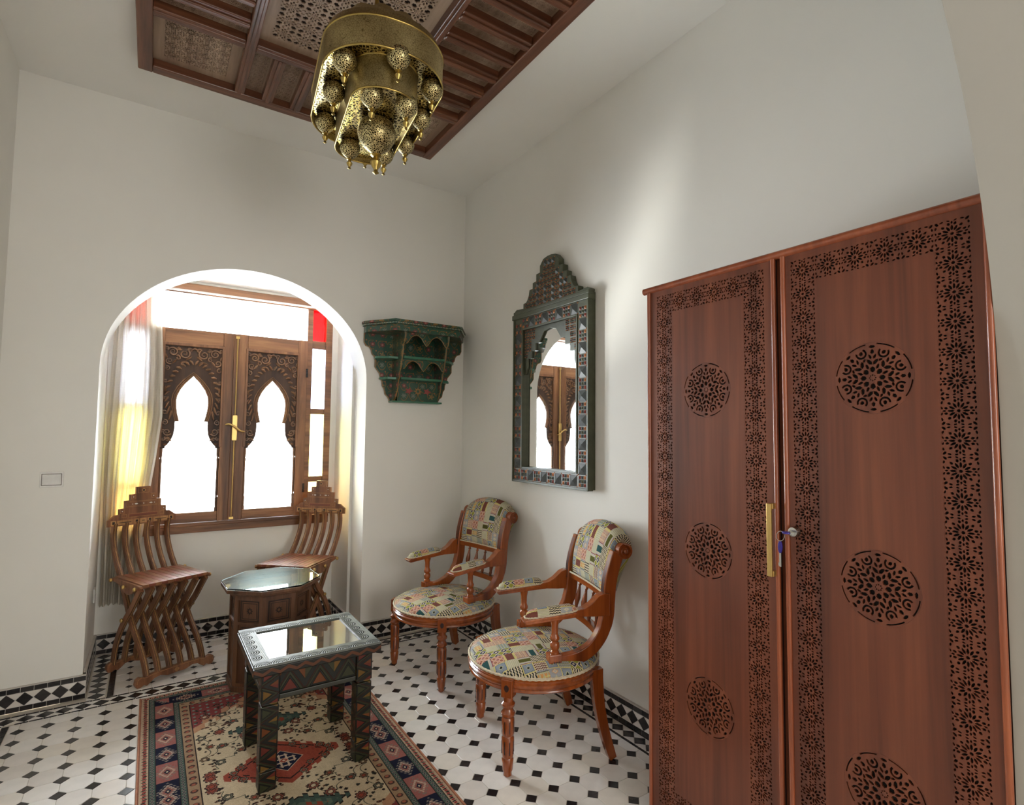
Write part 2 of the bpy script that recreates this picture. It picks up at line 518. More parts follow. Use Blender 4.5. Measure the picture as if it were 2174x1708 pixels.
# ------------------------------------------------------------------ tiled skirting
def skirting(name, x0, y0, x1, y1, nx, ny):
    """tile dado 0.125 high along the wall from (x0,y0) to (x1,y1); (nx,ny) points into the room"""
    H = 0.124
    root = struct_root(name)
    L = math.hypot(x1 - x0, y1 - y0); ux, uy = (x1 - x0) / L, (y1 - y0) / L
    B = Matrix(((ux, 0, nx, x0), (uy, 0, ny, y0), (0, 1, 0, 0), (0, 0, 0, 1)))   # local x along, y up, z out
    bd = tr(box(0, L, 0, H + 0.004, -0.022, BT - 0.0025), B)
    o = ob('mortar_bed', bd, M_JOINT, root)
    n = max(1, round(L / 0.054)); p = L / n; it = []
    ms = [tile_mesh('skirting_brick', rect(-p / 2 + .001, p / 2 - .001, -.0125, .0125), m) for m in BLACKS]
    for row in (0.0135, 0.1105):
        for i in range(n):
            sh = rnd.uniform(-.0015, .0015)
            m = B @ Matrix.Translation((p * (i + .5), row, BT)) @ Matrix.Rotation(rnd.gauss(0, .01), 4, 'Z')
            it.append((rnd.choice(ms), m, B @ Vector((p * (i + .5), row, BT))))
    pieces(root, 'brick', it, 110)
    n = max(1, round(L / 0.0775)); p = L / n; it = []; it2 = []
    r = 0.0345
    ms = [tile_mesh('skirting_diamond', diamond(p / 2 - .0012, r - .0005), m) for m in BLACKS]
    tm = [tile_mesh('skirting_triangle', [(-p / 2 + .002, .034), (0, .002), (p / 2 - .002, .034)][::-1], m) for m in WHITES]
    for i in range(n):
        q = (p * (i + .5), 0.062, BT)
        it.append((rnd.choice(ms), B @ Matrix.Translation(q) @ Matrix.Rotation(rnd.gauss(0, .015), 4, 'Z'), B @ Vector(q)))
        for a in (0, PI):
            if i == 0: continue
            q = (p * i, 0.062, BT)
            it2.append((rnd.choice(tm), B @ Matrix.Translation(q) @ Matrix.Rotation(a, 4, 'Z'), B @ Vector(q)))
    pieces(root, 'diamond_tile', it, 60)
    pieces(root, 'white_triangle', it2, 0)
    return root
jl, jr = ACX - AHW, ACX + AHW
skirting('baseboard_back_left', XL, YB, jl + BT, YB, 0, -1)
skirting('baseboard_back_right', AXR - BT, YB, XR, YB, 0, -1)
skirting('baseboard_right', XR, YB - BT, XR, 0.45, -1, 0)
skirting('baseboard_left', XL, 0.45, XL, YB - BT, 1, 0)
skirting('baseboard_alcove_left', AXL, YB, AXL, YW, 1, 0)
skirting('baseboard_alcove_back', AXL + BT, YW, AXR - BT, YW, 0, -1)
skirting('baseboard_alcove_right', AXR, YW, AXR, YB, -1, 0)

# ------------------------------------------------------------------ window
M_WIN = wood('window_walnut', srgb(84, 54, 34), srgb(134, 90, 58), srgb(170, 120, 80), 'Z', 14, 0.45)
M_WINX = wood('window_walnut_rail', srgb(84, 54, 34), srgb(134, 90, 58), srgb(168, 118, 78), 'X', 14, 0.45)
M_CARVE = wood('carved_walnut', srgb(82, 56, 38), srgb(132, 94, 64), srgb(166, 122, 84), 'Z', 10, 0.4)
M_CARVE_SHADED = wood('carved_walnut_shaded_ground', srgb(46, 29, 19), srgb(70, 46, 30), srgb(92, 62, 42), 'Z', 10, 0.6)  # same walnut darkened: shade of the carved recesses put into the colour
def glass(name, c, gloss=0.06):
    m = M(name); t = m.t
    tp = m.n('ShaderNodeBsdfTransparent'); tp.inputs[0].default_value = c
    gl = m.n('ShaderNodeBsdfGlossy'); gl.inputs['Roughness'].default_value = 0.03
    fr = m.n('ShaderNodeFresnel'); fr.inputs[0].default_value = 1.45
    mx = m.n('ShaderNodeMixShader'); m.l(fr.outputs[0], mx.inputs[0]); m.l(tp.outputs[0], mx.inputs[1]); m.l(gl.outputs[0], mx.inputs[2])
    out = [q for q in t.nodes if q.type == 'OUTPUT_MATERIAL'][0]; m.l(mx.outputs[0], out.inputs[0])
    return m.m
G_CLEAR = glass('clear_glass', (0.97, 0.985, 0.98, 1)); G_RED = glass('red_glass', (0.50, 0.012, 0.02, 1))
G_YEL = glass('yellow_glass', (0.98, 0.98, 0.60, 1)); G_ORA = glass('orange_glass', (1.0, 0.82, 0.46, 1)); G_BLU = glass('pale_blue_glass', (0.80, 0.86, 1.0, 1))
win = struct_root('window_1')
FY0, FY1 = YW - 0.004, YW + 0.085
MC = 0.515
def mir(x): return 2 * MC - x
bars = [box(WX0, WX1, FY0 - 0.012, FY1, 2.513, WZ1), box(1.195, WX1, FY0, FY1, 0.82, 2.513), box(WX0, mir(1.195), FY0, FY1, 0.82, 2.513),
        box(1.045, 1.087, FY0, FY1, 0.83, 2.513), box(mir(1.087), mir(1.045), FY0, FY1, 0.83, 2.513)]
for a, b in ((2.19, 2.256), (1.647, 1.692), (1.092, 1.136), (0.82, 0.845)):
    bars += [box(1.087, 1.195, FY0 + .008, FY1 - .01, a, b), box(mir(1.195), mir(1.087), FY0 + .008, FY1 - .01, a, b)]
ob('frame', join(*bars), M_WINX, win, bev=0.003)
ob('sill', join(box(WX0, WX1, FY0 - 0.018, FY1, WZ0, 0.818), box(WX0, WX1, FY0 - 0.026, FY1, 0.806, 0.83)), M_WINX, win, bev=0.004)
for sd in (0, 1):
    for (a, b), g, nm in (((2.256, 2.513), G_RED, 'red_pane'), ((1.692, 2.19), G_BLU, 'clear_pane'), ((1.136, 1.647), G_YEL, 'yellow_pane'), ((0.845, 1.092), G_ORA, 'orange_pane')):
        x0, x1 = (1.083, 1.199) if sd == 0 else (mir(1.199), mir(1.083))
        ob(nm, box(x0, x1, FY0 + .038, FY0 + .042, a - .004, b + .004), g, win)
ob('transom_pane', box(mir(1.05), 1.05, FY0 + .04, FY0 + .044, 2.243, 2.518), G_CLEAR, win)
HP = [(0, 1.902), (.022, 1.878), (.05, 1.845), (.078, 1.80), (.096, 1.755), (.102, 1.715), (.100, 1.67), (.093, 1.62), (.081, 1.568), (.104, 1.566), (.105, 1.51), (.110, 1.47), (.122, 1.435), (.14, 1.405), (.158, 1.385), (.16, 1.372), (.171, 1.37)]
def spiral(cx, cz, r, turns, a0, sgn, n=22):
    return [(cx + sgn * r * (1 - .82 * i / n) * math.cos(a0 + turns * 2 * PI * i / n), 0, cz + r * (1 - .82 * i / n) * math.sin(a0 + turns * 2 * PI * i / n)) for i in range(n + 1)]
def leaf_window(x0, x1, name):
    """leaf between x0 and x1: stiles, rails, carved panel with the keyhole arch, pane"""
    cx = (x0 + x1) / 2; px0, px1 = x0 + 0.083 if x0 > MC - .01 else x0 + 0.072, x1 - 0.072 if x0 > MC - .01 else x1 - 0.083
    cx = (px0 + px1) / 2; hw = (px1 - px0) / 2
    ly0, ly1 = FY0 - 0.022, FY0 + 0.03
    lf = ob(name, join(box(x0, px0, ly0, ly1, 0.832, 2.245), box(px1, x1, ly0, ly1, 0.832, 2.245)), M_WIN, win, bev=0.003)
    ob('rail', box(px0, px1, ly0 + .001, ly1, 2.125, 2.244), M_WINX, lf, bev=0.003)
    ob('rail', box(px0, px1, ly0 + .001, ly1, 0.833, 0.905), M_WINX, lf, bev=0.003)
    ob('moulding', join(box(px0 - .012, px0 + .006, ly0 - .006, ly0 + .02, 1.38, 2.14), box(px1 - .006, px1 + .012, ly0 - .006, ly0 + .02, 1.38, 2.14), box(px0 - .012, px1 + .012, ly0 - .0065, ly0 + .02, 2.118, 2.14)), M_WIN, lf, bev=0.003)
    ob('pane', box(px0, px1, ly0 + .03, ly0 + .034, .905, 2.125), G_CLEAR, lf)
    k = hw / 0.187
    hole = [(cx + a * k, z) for a, z in HP]; holeL = [(cx - a * k, z) for a, z in HP[1:]]
    poly = [(px0, 2.125)] + [(px0, 1.37)] + holeL[::-1] + hole + [(px1, 1.37), (px1, 2.125)]
    pl = ob('carved_panel', prism(poly, ly0 + .013, ly0 + .028, 'XZ'), M_CARVE_SHADED, lf)
    # relief: rope of gadroons round the arch, scrolls and leaves in the spandrels
    y = ly0 + .012; G = []
    full = holeL[::-1] + hole
    inner = [(cx + (x - cx) * 1.0, 0, z) for x, z in full[3:-3]]
    for off, r in ((0.004, .0055), (0.014, .0045), (0.026, .0045)):
        P = [(cx + (x - cx) * (1 + off / .1), y, z + off * max(0, min(1, (z - 1.56) / .34))) for x, z in [(cx - a * k, z) for a, z in HP[:9]][::-1] + [(cx + a * k, z) for a, z in HP[1:9]]]
        G.append(tube(P, r, 5))
    for sg in (-1, 1):
        for i in range(13):                              # gadroon leaves around the arch
            t = i / 12; a = R(88) - t * R(118)
            bx, bz = cx + sg * (.062 + .085 * math.cos(a) * 1.0) * k if False else cx + sg * (.148 * math.cos(a)) * k, 1.745 + (.24 if a > 0 else .20) * math.sin(a) * (1 if a > 0 else 1)
            ex, ez = cx + sg * (.176 * math.cos(a - .12)) * k, 1.745 + .275 * math.sin(a - .12)
            if abs(ex - cx) > hw - .004: continue
            G.append(tube([(bx, y, bz), ((bx + ex) / 2, y - .004, (bz + ez) / 2 + .004), (ex, y, ez)], [.005, .0095, .006], 6))
        for sx, sz, r, tn, a0 in ((.135, 2.072, .034, 1.6, .3), (.062, 2.062, .036, 1.5, 2.2), (.155, 2.005, .024, 1.4, 4.2), (.166, 1.95, .017, 1.2, 1.2),
                                  (.103, 2.03, .017, 1.2, 1.0), (.166, 1.56, .020, 1.4, 1.5), (.150, 1.49, .026, 1.5, 3.6), (.170, 1.63, .017, 1.2, 0.4), (.172, 1.44, .013, 1.2, 2.0), (.170, 1.735, .014, 1.2, 2.5), (.03, 2.09, .016, 1.2, .4), (.098, 2.10, .014, 1.1, 3.4), (.174, 2.095, .012, 1.1, 1.0), (.172, 1.86, .013, 1.2, 4.0), (.148, 1.435, .013, 1.1, .2), (.172, 1.50, .011, 1.1, 5.0)):
            P = [(px, y, pz) for px, _, pz in spiral(cx + sg * sx * k, sz, r, tn, a0, sg)]
            G.append(tube(P, [.0078 - .0040 * i / (len(P) - 1) for i in range(len(P))], 6))
        for lx, lz, la, ll in ((.1, 2.095, .3, .045), (.035, 2.03, -.7, .05), (.175, 2.04, 1.3, .04), (.125, 2.0, -.9, .045), (.07, 2.0, -.3, .045), (.172, 1.80, 1.5, .05), (.135, 1.44, .9, .05), (.16, 1.40, .2, .03)):
            c, s_ = math.cos(la), math.sin(la)
            P = [(cx + sg * (lx + t * ll * c) * k, y - .003 * math.sin(PI * (t + .5)), lz + t * ll * s_) for t in (-.5, -.2, .15, .5)]
            G.append(tube(P, [.002, .0075, .007, .001], 5))
    G.append(tube([(cx - .03, y, 2.09), (cx, y - .004, 2.105), (cx + .03, y, 2.09)], [.003, .012, .003], 6))
    ob('carving', join(*G), M_CARVE, lf, smooth=60, kind='stuff')
    for sg in (-1, 1):                                    # slim turned colonettes beside the opening
        xx = cx + sg * (hw - .0075)
        ob('colonette', lathe([(.011, .905), (.011, .93), (.007, .935), (.009, .95), (.0095, 1.0), (.006, 1.01), (.0085, 1.03), (.0075, 1.16), (.0075, 1.27), (.010, 1.285), (.006, 1.30), (.010, 1.32), (.0105, 1.37)], 8, xx, ly0 + .018), M_CARVE, lf, smooth=50)
    return lf
leaf_window(mir(1.045), MC - .001, 'window_leaf')
leaf_window(MC + .001, 1.045, 'window_leaf')
ly = FY0 - .022
ob('meeting_bead', box(MC - .014, MC + .022, ly - .012, ly + .001, .835, 2.243), M_WIN, win, bev=0.004)
ob('locking_bar', join(tube([(MC + .010, ly - .018, .84), (MC + .010, ly - .018, 2.22)], .0045, 8), cbox(MC + .010, ly - .016, .85, .03, .014, .016), cbox(MC + .010, ly - .016, 2.215, .026, .014, .02)), M_BRASS, win, smooth=40)
hd = ob('window_handle', prism([(MC + .010 + a, 1.525 + b) for a, b in [(-.016, -.095), (.016, -.095), (.018, -.085), (.018, .085), (.016, .095), (-.016, .095), (-.018, .085), (-.018, -.085)]], ly - .026, ly - .012, 'XZ'), M_BRASS, win, bev=.003)
ob('lever', join(tube([(MC + .012, ly - .02, 1.53), (MC + .012, ly - .055, 1.53)], .008, 8), tube(cr([(MC - .055, ly - .052, 1.548), (MC - .03, ly - .058, 1.552), (MC + .012, ly - .058, 1.53), (MC + .045, ly - .058, 1.502), (MC + .075, ly - .054, 1.497)], 4), [.006] * 2 + [.0075] * 13 + [.006] * 2, 8)), M_BRASS, hd, smooth=50)
for z in (1.98, 1.05):
    ob('hinge', box(1.034, 1.05, ly - .008, ly + .004, z - .035, z + .035), BLACKS[2], win, bev=.002)

# curtain rail and lace curtain
rail = tag(ob('curtain_rail', join(tube([(WX0 + .01, YW - .062, 2.522), (WX1 - .02, YW - .062, 2.522)], .0075, 10), cbox(WX0 + .012, YW - .045, 2.522, .02, .05, .02), cbox(WX1 - .024, YW - .045, 2.522, .02, .05, .02)), M_ALU, smooth=40), 'thin cream curtain rail under the wooden beam at the top of the window', 'curtain rail')
def lace():
    m = M('cream_lace', 0.9); t = m.t
    tc = m.n('ShaderNodeTexCoord'); mp = m.n('ShaderNodeMapping'); mp.inputs['Scale'].default_value = (1, 1, 1); m.l(tc.outputs['UV'], mp.inputs[0])
    v = m.n('ShaderNodeTexVoronoi'); v.inputs['Scale'].default_value = 90; v.inputs['Randomness'].default_value = 0.15; m.l(mp.outputs[0], v.inputs['Vector'])
    r = m.n('ShaderNodeMapRange'); r.inputs[1].default_value = .18; r.inputs[2].default_value = .42; r.inputs[3].default_value = .085; r.inputs[4].default_value = .012; m.l(v.outputs['Distance'], r.inputs[0])
    df = m.n('ShaderNodeBsdfDiffuse'); df.inputs[0].default_value = (.84, .78, .68, 1)
    tl = m.n('ShaderNodeBsdfTranslucent'); tl.inputs[0].default_value = (.62, .57, .48, 1)
    tp = m.n('ShaderNodeBsdfTransparent')
    a = m.n('ShaderNodeMixShader'); a.inputs[0].default_value = .30; m.l(df.outputs[0], a.inputs[1]); m.l(tl.outputs[0], a.inputs[2])
    b = m.n('ShaderNodeMixShader'); m.l(r.outputs[0], b.inputs[0]); m.l(a.outputs[0], b.inputs[1]); m.l(tp.outputs[0], b.inputs[2])
    bp = m.n('ShaderNodeBump'); bp.inputs['Strength'].default_value = .4; bp.inputs['Distance'].default_value = .003; m.l(v.outputs['Distance'], bp.inputs['Height']); m.l(bp.outputs[0], df.inputs['Normal'])
    out = [q for q in t.nodes if q.type == 'OUTPUT_MATERIAL'][0]; m.l(b.outputs[0], out.inputs[0])
    return m.m
def curtain():
    nx, nz = 110, 60; V, F, UV = [], [], []
    for j in range(nz + 1):
        z = 2.512 - (2.512 - .322) * j / nz
        t = j / nz
        x0 = -.238 - .012 * math.sin(t * 3) + .004 * math.sin(t * 9)
        x1 = np.interp(z, [.32, .55, .9, 1.3, 1.6, 2.0, 2.52], [-.045, -.04, -.01, .035, .062, .052, .018])
        for i in range(nx + 1):
            u = i / nx
            ph = 2 * PI * 7 * u + .5 * math.sin(3 * t)
            y = YW - .066 + (.016 + .014 * t) * math.sin(ph) + .007 * math.sin(2.3 * ph + 4 * t)
            V.append((x0 + (x1 - x0) * u, y, z + (.012 * math.sin(5 * u) if j == nz else 0))); UV.append((u * .8, z))
    for j in range(nz):
        for i in range(nx):
            a = j * (nx + 1) + i; F.append((a, a + 1, a + nx + 2, a + nx + 1))
    me = mesh('curtain', (V, F), lace(), smooth=180, recalc=False)
    ul = me.uv_layers.new(name='UVMap')
    for l in me.loops: ul.data[l.index].uv = UV[l.vertex_index]
    o = link('lace_curtain', me)
    tag(o, 'cream lace curtain hanging in folds at the left side of the window', 'curtain')
curtain()

# light switch and sockets
M_GAP = plain('grey_plastic_gap', srgb(118, 112, 104), 0.6)
def plate(name, label, cat, mtx, w, h, kind):
    r = thing(name, label, cat); r.matrix_world = mtx
    ob('cover_plate', prism(rect(-w / 2, w / 2, -h / 2, h / 2), 0, .009, 'XY'), M_ALU, r, bev=.003)
    if kind == 's':
        ob('rocker_gap', prism(rect(-w * .43, w * .43, -h * .38, h * .38), .0085, .0094, 'XY'), M_GAP, r)
        ob('rocker', join(prism(rect(-w * .40, w * .40, -h * .34, h * .34), .008, .0125, 'XY'), prism(rect(-w * .36, w * .36, -h * .28, h * .28), .012, .015, 'XY')), M_ALU, r, bev=.0025)
    else:
        ob('socket_face', join(prism(circle(0, 0, w * .3, 20), .008, .010, 'XY')), M_ALU, r)
        ob('hole', join(*[prism(circle(a, 0, .0028, 8), .0095, .0104, 'XY') for a in (-.01, .01)]), BLACKS[2], r)
    return r
def wallmat(x, y, z, n):
    zz = Vector(n); yy = Vector((0, 0, 1)); xx = yy.cross(zz)
    m = Matrix((xx, yy, zz)).transposed().to_4x4(); m.translation = (x, y, z); return m
plate('light_switch', 'white rectangular light switch on the wall left of the arch', 'light switch', wallmat(-.448, YB, 1.222, (0, -1, 0)), .102, .086, 's')
plate('wall_socket', 'white wall socket low on the wall behind the far armchair', 'socket', wallmat(1.85, YB, .52, (0, -1, 0)), .08, .085, 'k')
plate('wall_socket', 'white wall socket on the alcove side wall beside the curtain', 'socket', wallmat(AXL, 4.43, .44, (1, 0, 0)), .08, .085, 'k')

# ------------------------------------------------------------------ fretwork cells (unit square, centred)
def cell_rosette():
    H=[circle(0,0,.055,8)]
    for k in range(12):
        a=k*PI/6
        H.append(leafpoly(.205*math.cos(a),.205*math.sin(a),a,.20,.078))
        b=a+PI/12
        H.append(leafpoly(.352*math.cos(b),.352*math.sin(b),b,.115,.085))
    for sx in (-1,1):
        for sy in (-1,1):
            H.append(leafpoly(sx*.418,sy*.418,math.atan2(sy,sx),.15,.085))
            H.append(leafpoly(sx*.448,sy*.285,PI/2+sx*sy*.25,.12,.062)); H.append(leafpoly(sx*.285,sy*.448,-sx*sy*.25,.12,.062))
    for k in range(4):
        a=k*PI/2
        H.append(leafpoly(.385*math.cos(a),.385*math.sin(a),a,.10,.062))
        for sg in (-1,1):
            x,y=.452,sg*.098
            c,s=math.cos(a),math.sin(a); H.append(leafpoly(x*c-y*s,x*s+y*c,a+PI/2-sg*.35,.105,.055))
    return H
def cell_star():
    H = [circle(0, 0, .028, 6)]
    for k in range(8):
        a = k * PI / 4
        H.append(leafpoly(.135 * math.cos(a), .135 * math.sin(a), a, .16, .040))
        b = a + PI / 8
        H.append(leafpoly(.255 * math.cos(b), .255 * math.sin(b), b, .17, .095))
    for k in range(4):
        a = k * PI / 2
        H.append(leafpoly(.345 * math.cos(a), .345 * math.sin(a), a, .15, .10))
        c, s_ = math.cos(a + PI / 4), math.sin(a + PI / 4)
        q = [(.33, -.02), (.40, -.115), (.475, -.09), (.53, -.125), (.60, -.02), (.60, .02), (.53, .125), (.475, .09), (.40, .115), (.33, .02)]
        H.append([(x * c - y * s_, x * s_ + y * c) for x, y in q])
        for sg in (-1, 1):
            x, y = .455, sg * .125
            c2, s2 = math.cos(a), math.sin(a)
            H.append(leafpoly(x * c2 - y * s2, x * s2 + y * c2, a + sg * .9, .12, .055))
    return [h for h in H if max(max(abs(p[0]), abs(p[1])) for p in h) < .495]
ROS, STAR = cell_rosette(), cell_star()
def fret(holes, nx, ny, sx, sy, t, skip=None):
    """nx x ny cells from the origin; front face at 0, thickness t behind (local XY, +Z is behind)"""
    base = prism(rect(-.5, .5, -.5, .5), 0, 1, 'XY', holes)
    V0, F0 = np.array(base[0]), base[1]
    n = len(V0)
    F0 = [f for f in F0 if not all(max(abs(abs(V0[i][0]) - .5), 0) < 1e-6 for i in f) and not all(abs(abs(V0[i][1]) - .5) < 1e-6 for i in f)]
    F0 = [f for f in F0 if not all(V0[i][2] > .5 for i in f)]
    Vs, F, k = [], [], 0
    for i in range(nx):
        for j in range(ny):
            if skip and skip(i, j): continue
            Vs.append(V0 * (sx, sy, t) + ((i + .5) * sx, (j + .5) * sy, 0))
            F += [tuple(q + k for q in f) for f in F0]; k += n
    return [tuple(p) for p in np.concatenate(Vs)], F

# ------------------------------------------------------------------ carved wooden ceiling panel
M_CW = wood('ceiling_walnut', srgb(58, 32, 20), srgb(108, 64, 42), srgb(142, 92, 64), 'Y', 12, 0.33, coat=0.15)
M_CWX = wood('ceiling_walnut_rail', srgb(58, 32, 20), srgb(108, 64, 42), srgb(142, 92, 64), 'X', 12, 0.33, coat=0.15)
M_LAT = wood('ceiling_lattice', srgb(128, 102, 82), srgb(162, 136, 114), srgb(182, 158, 136), 'Y', 6, 0.55)
M_BACK = plain('lattice_shaded_backing', srgb(44, 30, 22), 0.9)  # shade of the depth behind the holes painted as a dark colour
PX0, PX1, PY0, PY1, PZ = -0.138, 1.560, 0.845, 3.418, 3.42
cp = thing('ceiling_panel', 'carved dark walnut coffered panel with fretwork fixed to the white ceiling', 'ceiling panel')
LX0, LX1, RX0, RX1 = -.072, .314, 1.112, 1.495
CX0, CX1 = .364, 1.064
KY = [(2.876 - .156 * k - .092, 2.876 - .156 * k) for k in range(10)]
BY0, BY1, FYa, FYb = 2.938, 3.352, .912, 1.318
ob('backing', box(PX0 + .01, PX1 - .01, PY0 + .01, PY1 - .01, 3.474, ZC), M_BACK, cp)
for nm, b in (('frame_board', (PX0, LX0, PY0, PY1)), ('frame_board', (RX1, PX1, PY0, PY1))):
    ob(nm, box(*b, PZ, ZC), M_CW, cp, bev=.006)
for b in ((LX0, RX1, BY1, PY1), (LX0, RX1, PY0, FYa)): ob('frame_board', box(*b, PZ + .0006, ZC), M_CWX, cp, bev=.006)
for b in ((LX1, CX0, FYa, BY1), (CX1, RX0, FYa, BY1)): ob('beam', join(box(*b, PZ + .003, ZC), box(b[0] + .015, b[1] - .015, b[2], b[3], PZ - .003, PZ + .01)), M_CW, cp, bev=.005)
for y0, y1 in ((2.876, BY0), (FYb, 1.38)):
    for x0, x1 in ((LX0, LX1), (CX0, CX1), (RX0, RX1)):
        ob('beam', join(box(x0, x1, y0, y1, PZ + .0036, ZC), box(x0, x1, y0 + .017, y1 - .017, PZ - .0024, PZ + .01)), M_CWX, cp, bev=.005)
rail_me = {}
def bar(nm, x0, x1, y0, y1, m):
    o = ob(nm, join(box(x0, x1, y0, y1, PZ + .006, ZC - .016), cbox((x0 + x1) / 2, (y0 + y1) / 2, PZ + .003, (x1 - x0) * (1 if m is M_CWX else .34), (y1 - y0) * (.34 if m is M_CWX else 1), .012)), m, cp, bev=.005)
for x0, x1 in ((LX0, LX1), (RX0, RX1)):
    for a, b in zip(KY[:-1], KY[1:]): bar('rail', x0, x1, b[1], a[0], M_CWX)
CXS = [(.366 + .154 * k, .366 + .154 * k + .083) for k in range(5)]
for y0, y1 in ((BY0, BY1), (FYa, FYb)):
    for a, b in zip(CXS[:-1], CXS[1:]): bar('rail', a[1] + .006, b[0] - .006, y0, y1, M_CW)
def latt(name, w, h, holes, nx, ny, mx, my):
    """fretwork board w x h, origin at its corner, seen from below"""
    f = fret(holes, nx, ny, (w - 2 * mx) / nx, (h - 2 * my) / ny, .006)
    f = mv(f, mx, my, 0)
    g = prism(rect(0, w, 0, h), 0, .006, 'XY', [rect(mx, w - mx, my, h - my)])
    return mesh(name, join(f, g), M_LAT, recalc=False)
me_s = latt('coffer_fretwork', LX1 - LX0, .098, ROS, 9, 2, .014, .010)
for x0 in (LX0, RX0 - .0015):
    for y0, y1 in KY: link('fretwork', me_s, cp, (x0, y0 - .003, 3.466))
me_b = latt('back_fretwork', .099, BY1 - BY0, ROS, 2, 9, .010, .014)
for x0, x1 in CXS:
    for y0 in (BY0, FYa - .004): link('fretwork', me_b, cp, (x0 - .008, y0, 3.466))
me_c = latt('corner_fretwork', LX1 - LX0, BY1 - BY0, ROS, 4, 4, .047, .047)
for x0 in (LX0, RX0 - .0015):
    for y0 in (BY0, FYa - .004): link('fretwork', me_c, cp, (x0, y0, 3.466))
link('centre_fretwork', latt('centre_fretwork', CX1 - CX0, 2.876 - 1.38, STAR, 6, 14, .052, .050), cp, (CX0, 1.38, 3.466))

# ------------------------------------------------------------------ brass lantern
def pierced(name, k, rough):
    m = M(name, rough, metal=1.0)
    co = m.coord()
    v = m.n('ShaderNodeTexVoronoi'); v.inputs['Scale'].default_value = k; v.feature = 'DISTANCE_TO_EDGE'; m.l(co, v.inputs['Vector'])
    v2 = m.n('ShaderNodeTexVoronoi'); v2.inputs['Scale'].default_value = k * 1.6; m.l(co, v2.inputs['Vector'])
    tint = m.ramp(m.noise(co, 9, 4), [(.3, srgb(168, 150, 106)), (.55, srgb(204, 188, 140)), (.75, srgb(224, 210, 164))])
    hole = m.ramp(v.outputs['Distance'], [(.105, (1, 1, 1, 1)), (.135, (.05, .042, .03, 1))])
    sel = m.ramp(v2.outputs['Distance'], [(.26, (1, 1, 1, 1)), (.34, (0, 0, 0, 1))])
    msk = m.mix(1.0, hole, m.mix(1.0, (.0, .0, .0, 1), sel, 'ADD'), 'ADD')
    m.col(m.mix(1.0, tint, msk, 'MULTIPLY'))
    m.bump(v.outputs['Distance'], .35, .0015)
    return m.m
M_PIERCE = pierced('pierced_brass', 72, 0.22)
def engraved(name, k):
    m = M(name, 0.46, metal=1.0); co = m.coord()
    v = m.n('ShaderNodeTexVoronoi'); v.inputs['Scale'].default_value = k; v.feature = 'DISTANCE_TO_EDGE'; m.l(co, v.inputs['Vector'])
    tint = m.ramp(m.noise(co, 8, 4), [(.3, srgb(150, 132, 90)), (.55, srgb(184, 166, 118)), (.75, srgb(206, 190, 142))])
    m.col(m.mix(1.0, tint, m.ramp(v.outputs['Distance'], [(.02, (.45, .42, .36, 1)), (.06, (1, 1, 1, 1))]), 'MULTIPLY'))
    m.bump(v.outputs['Distance'], .3, .0015); return m.m
M_ENG = engraved('engraved_brass', 110)
M_RIM = plain('brass_rim', srgb(176, 152, 88), 0.3, metal=1.0)
CHX, CHY = 0.711, 2.118
ch = thing('lantern', 'large oblong pierced brass lantern hanging under the carved ceiling panel', 'lantern', (CHX, CHY, 0), R(-7))
def stad(hw, hl, r, n=12):
    """rounded oblong, long side along y"""
    P = []
    for k, (sx, sy) in enumerate(((1, 1), (-1, 1), (-1, -1), (1, -1))):
        for i in range(n + 1):
            a = PI / 2 * (k + i / n); P.append((sx * (hw - r) + r * math.cos(a), sy * (hl - r) + r * math.sin(a)))
    return P
def loft(secs, cap=(False, False)):
    V, F = [], []; n = len(secs[0][0])
    for P, z in secs: V += [(x, y, z if not hasattr(z, '__len__') else z[i]) for i, (x, y) in enumerate(P)]
    for s_ in range(len(secs) - 1):
        for i in range(n):
            j = (i + 1) % n; F.append((s_ * n + i, s_ * n + j, (s_ + 1) * n + j, (s_ + 1) * n + i))
    if cap[0]: F.append(tuple(range(n - 1, -1, -1)))
    if cap[1]: F.append(tuple(range((len(secs) - 1) * n, len(secs) * n)))
    return V, F
ob('hanging_rod', join(tube([(0, 0, 3.15), (0, 0, 3.475)], .009, 8), lathe([(.045, 3.44), (.045, 3.462), (.012, 3.462)], 16)), M_RIM, ch, smooth=40)
ob('dome', loft([(stad(.095, .15, .09), 3.03), (stad(.094, .148, .09), 3.06), (stad(.078, .125, .075), 3.10), (stad(.045, .07, .044), 3.135), (stad(.012, .014, .011), 3.155)], (False, True)), M_ENG, ch, smooth=50)
z1t, z1b, z1p = 2.955, 2.842, 2.872
sc = stad(.165, .285, .155)
ob('crown', loft([(stad(.226, .368, .205), z1t - .002), (stad(.215, .352, .195), z1t + .035), (stad(.185, .315, .170), 3.015), (sc, [3.050 + .016 * abs(math.sin(i * PI / 4.34)) for i in range(len(sc))]), (stad(.160, .280, .150), 3.045)]), M_ENG, ch, smooth=50)
ob('top_plate', loft([(stad(.175, .300, .160), 3.018), (stad(.085, .14, .08), 3.05)]), M_ENG, ch, smooth=60)
def tier(nm, hw, hl, r, zt, zb, zp):
    ob(nm, loft([(stad(hw, hl, r), zt), (stad(hw, hl, r), zb), (stad(hw - .003, hl - .003, r), zb), (stad(hw - .003, hl - .003, r), zt - .002)]), M_ENG, ch, smooth=40)
    for z, q in ((zb, .0040), (zt - .004, .0035)):
        ob('rim_bead', tube([(x, y, z) for x, y in stad(hw, hl, r)], q, 6, True), M_RIM, ch, smooth=60)
    ob('pierced_plate', loft([(stad(hw - .004, hl - .004, r), zp - .004), (stad(hw - .004, hl - .004, r), zp)], (True, True)), M_PIERCE, ch, smooth=30)
tier('upper_drum', .226, .370, .205, z1t, z1b, z1p)
tier('lower_drum', .124, .296, .112, z1p, 2.742, 2.766)
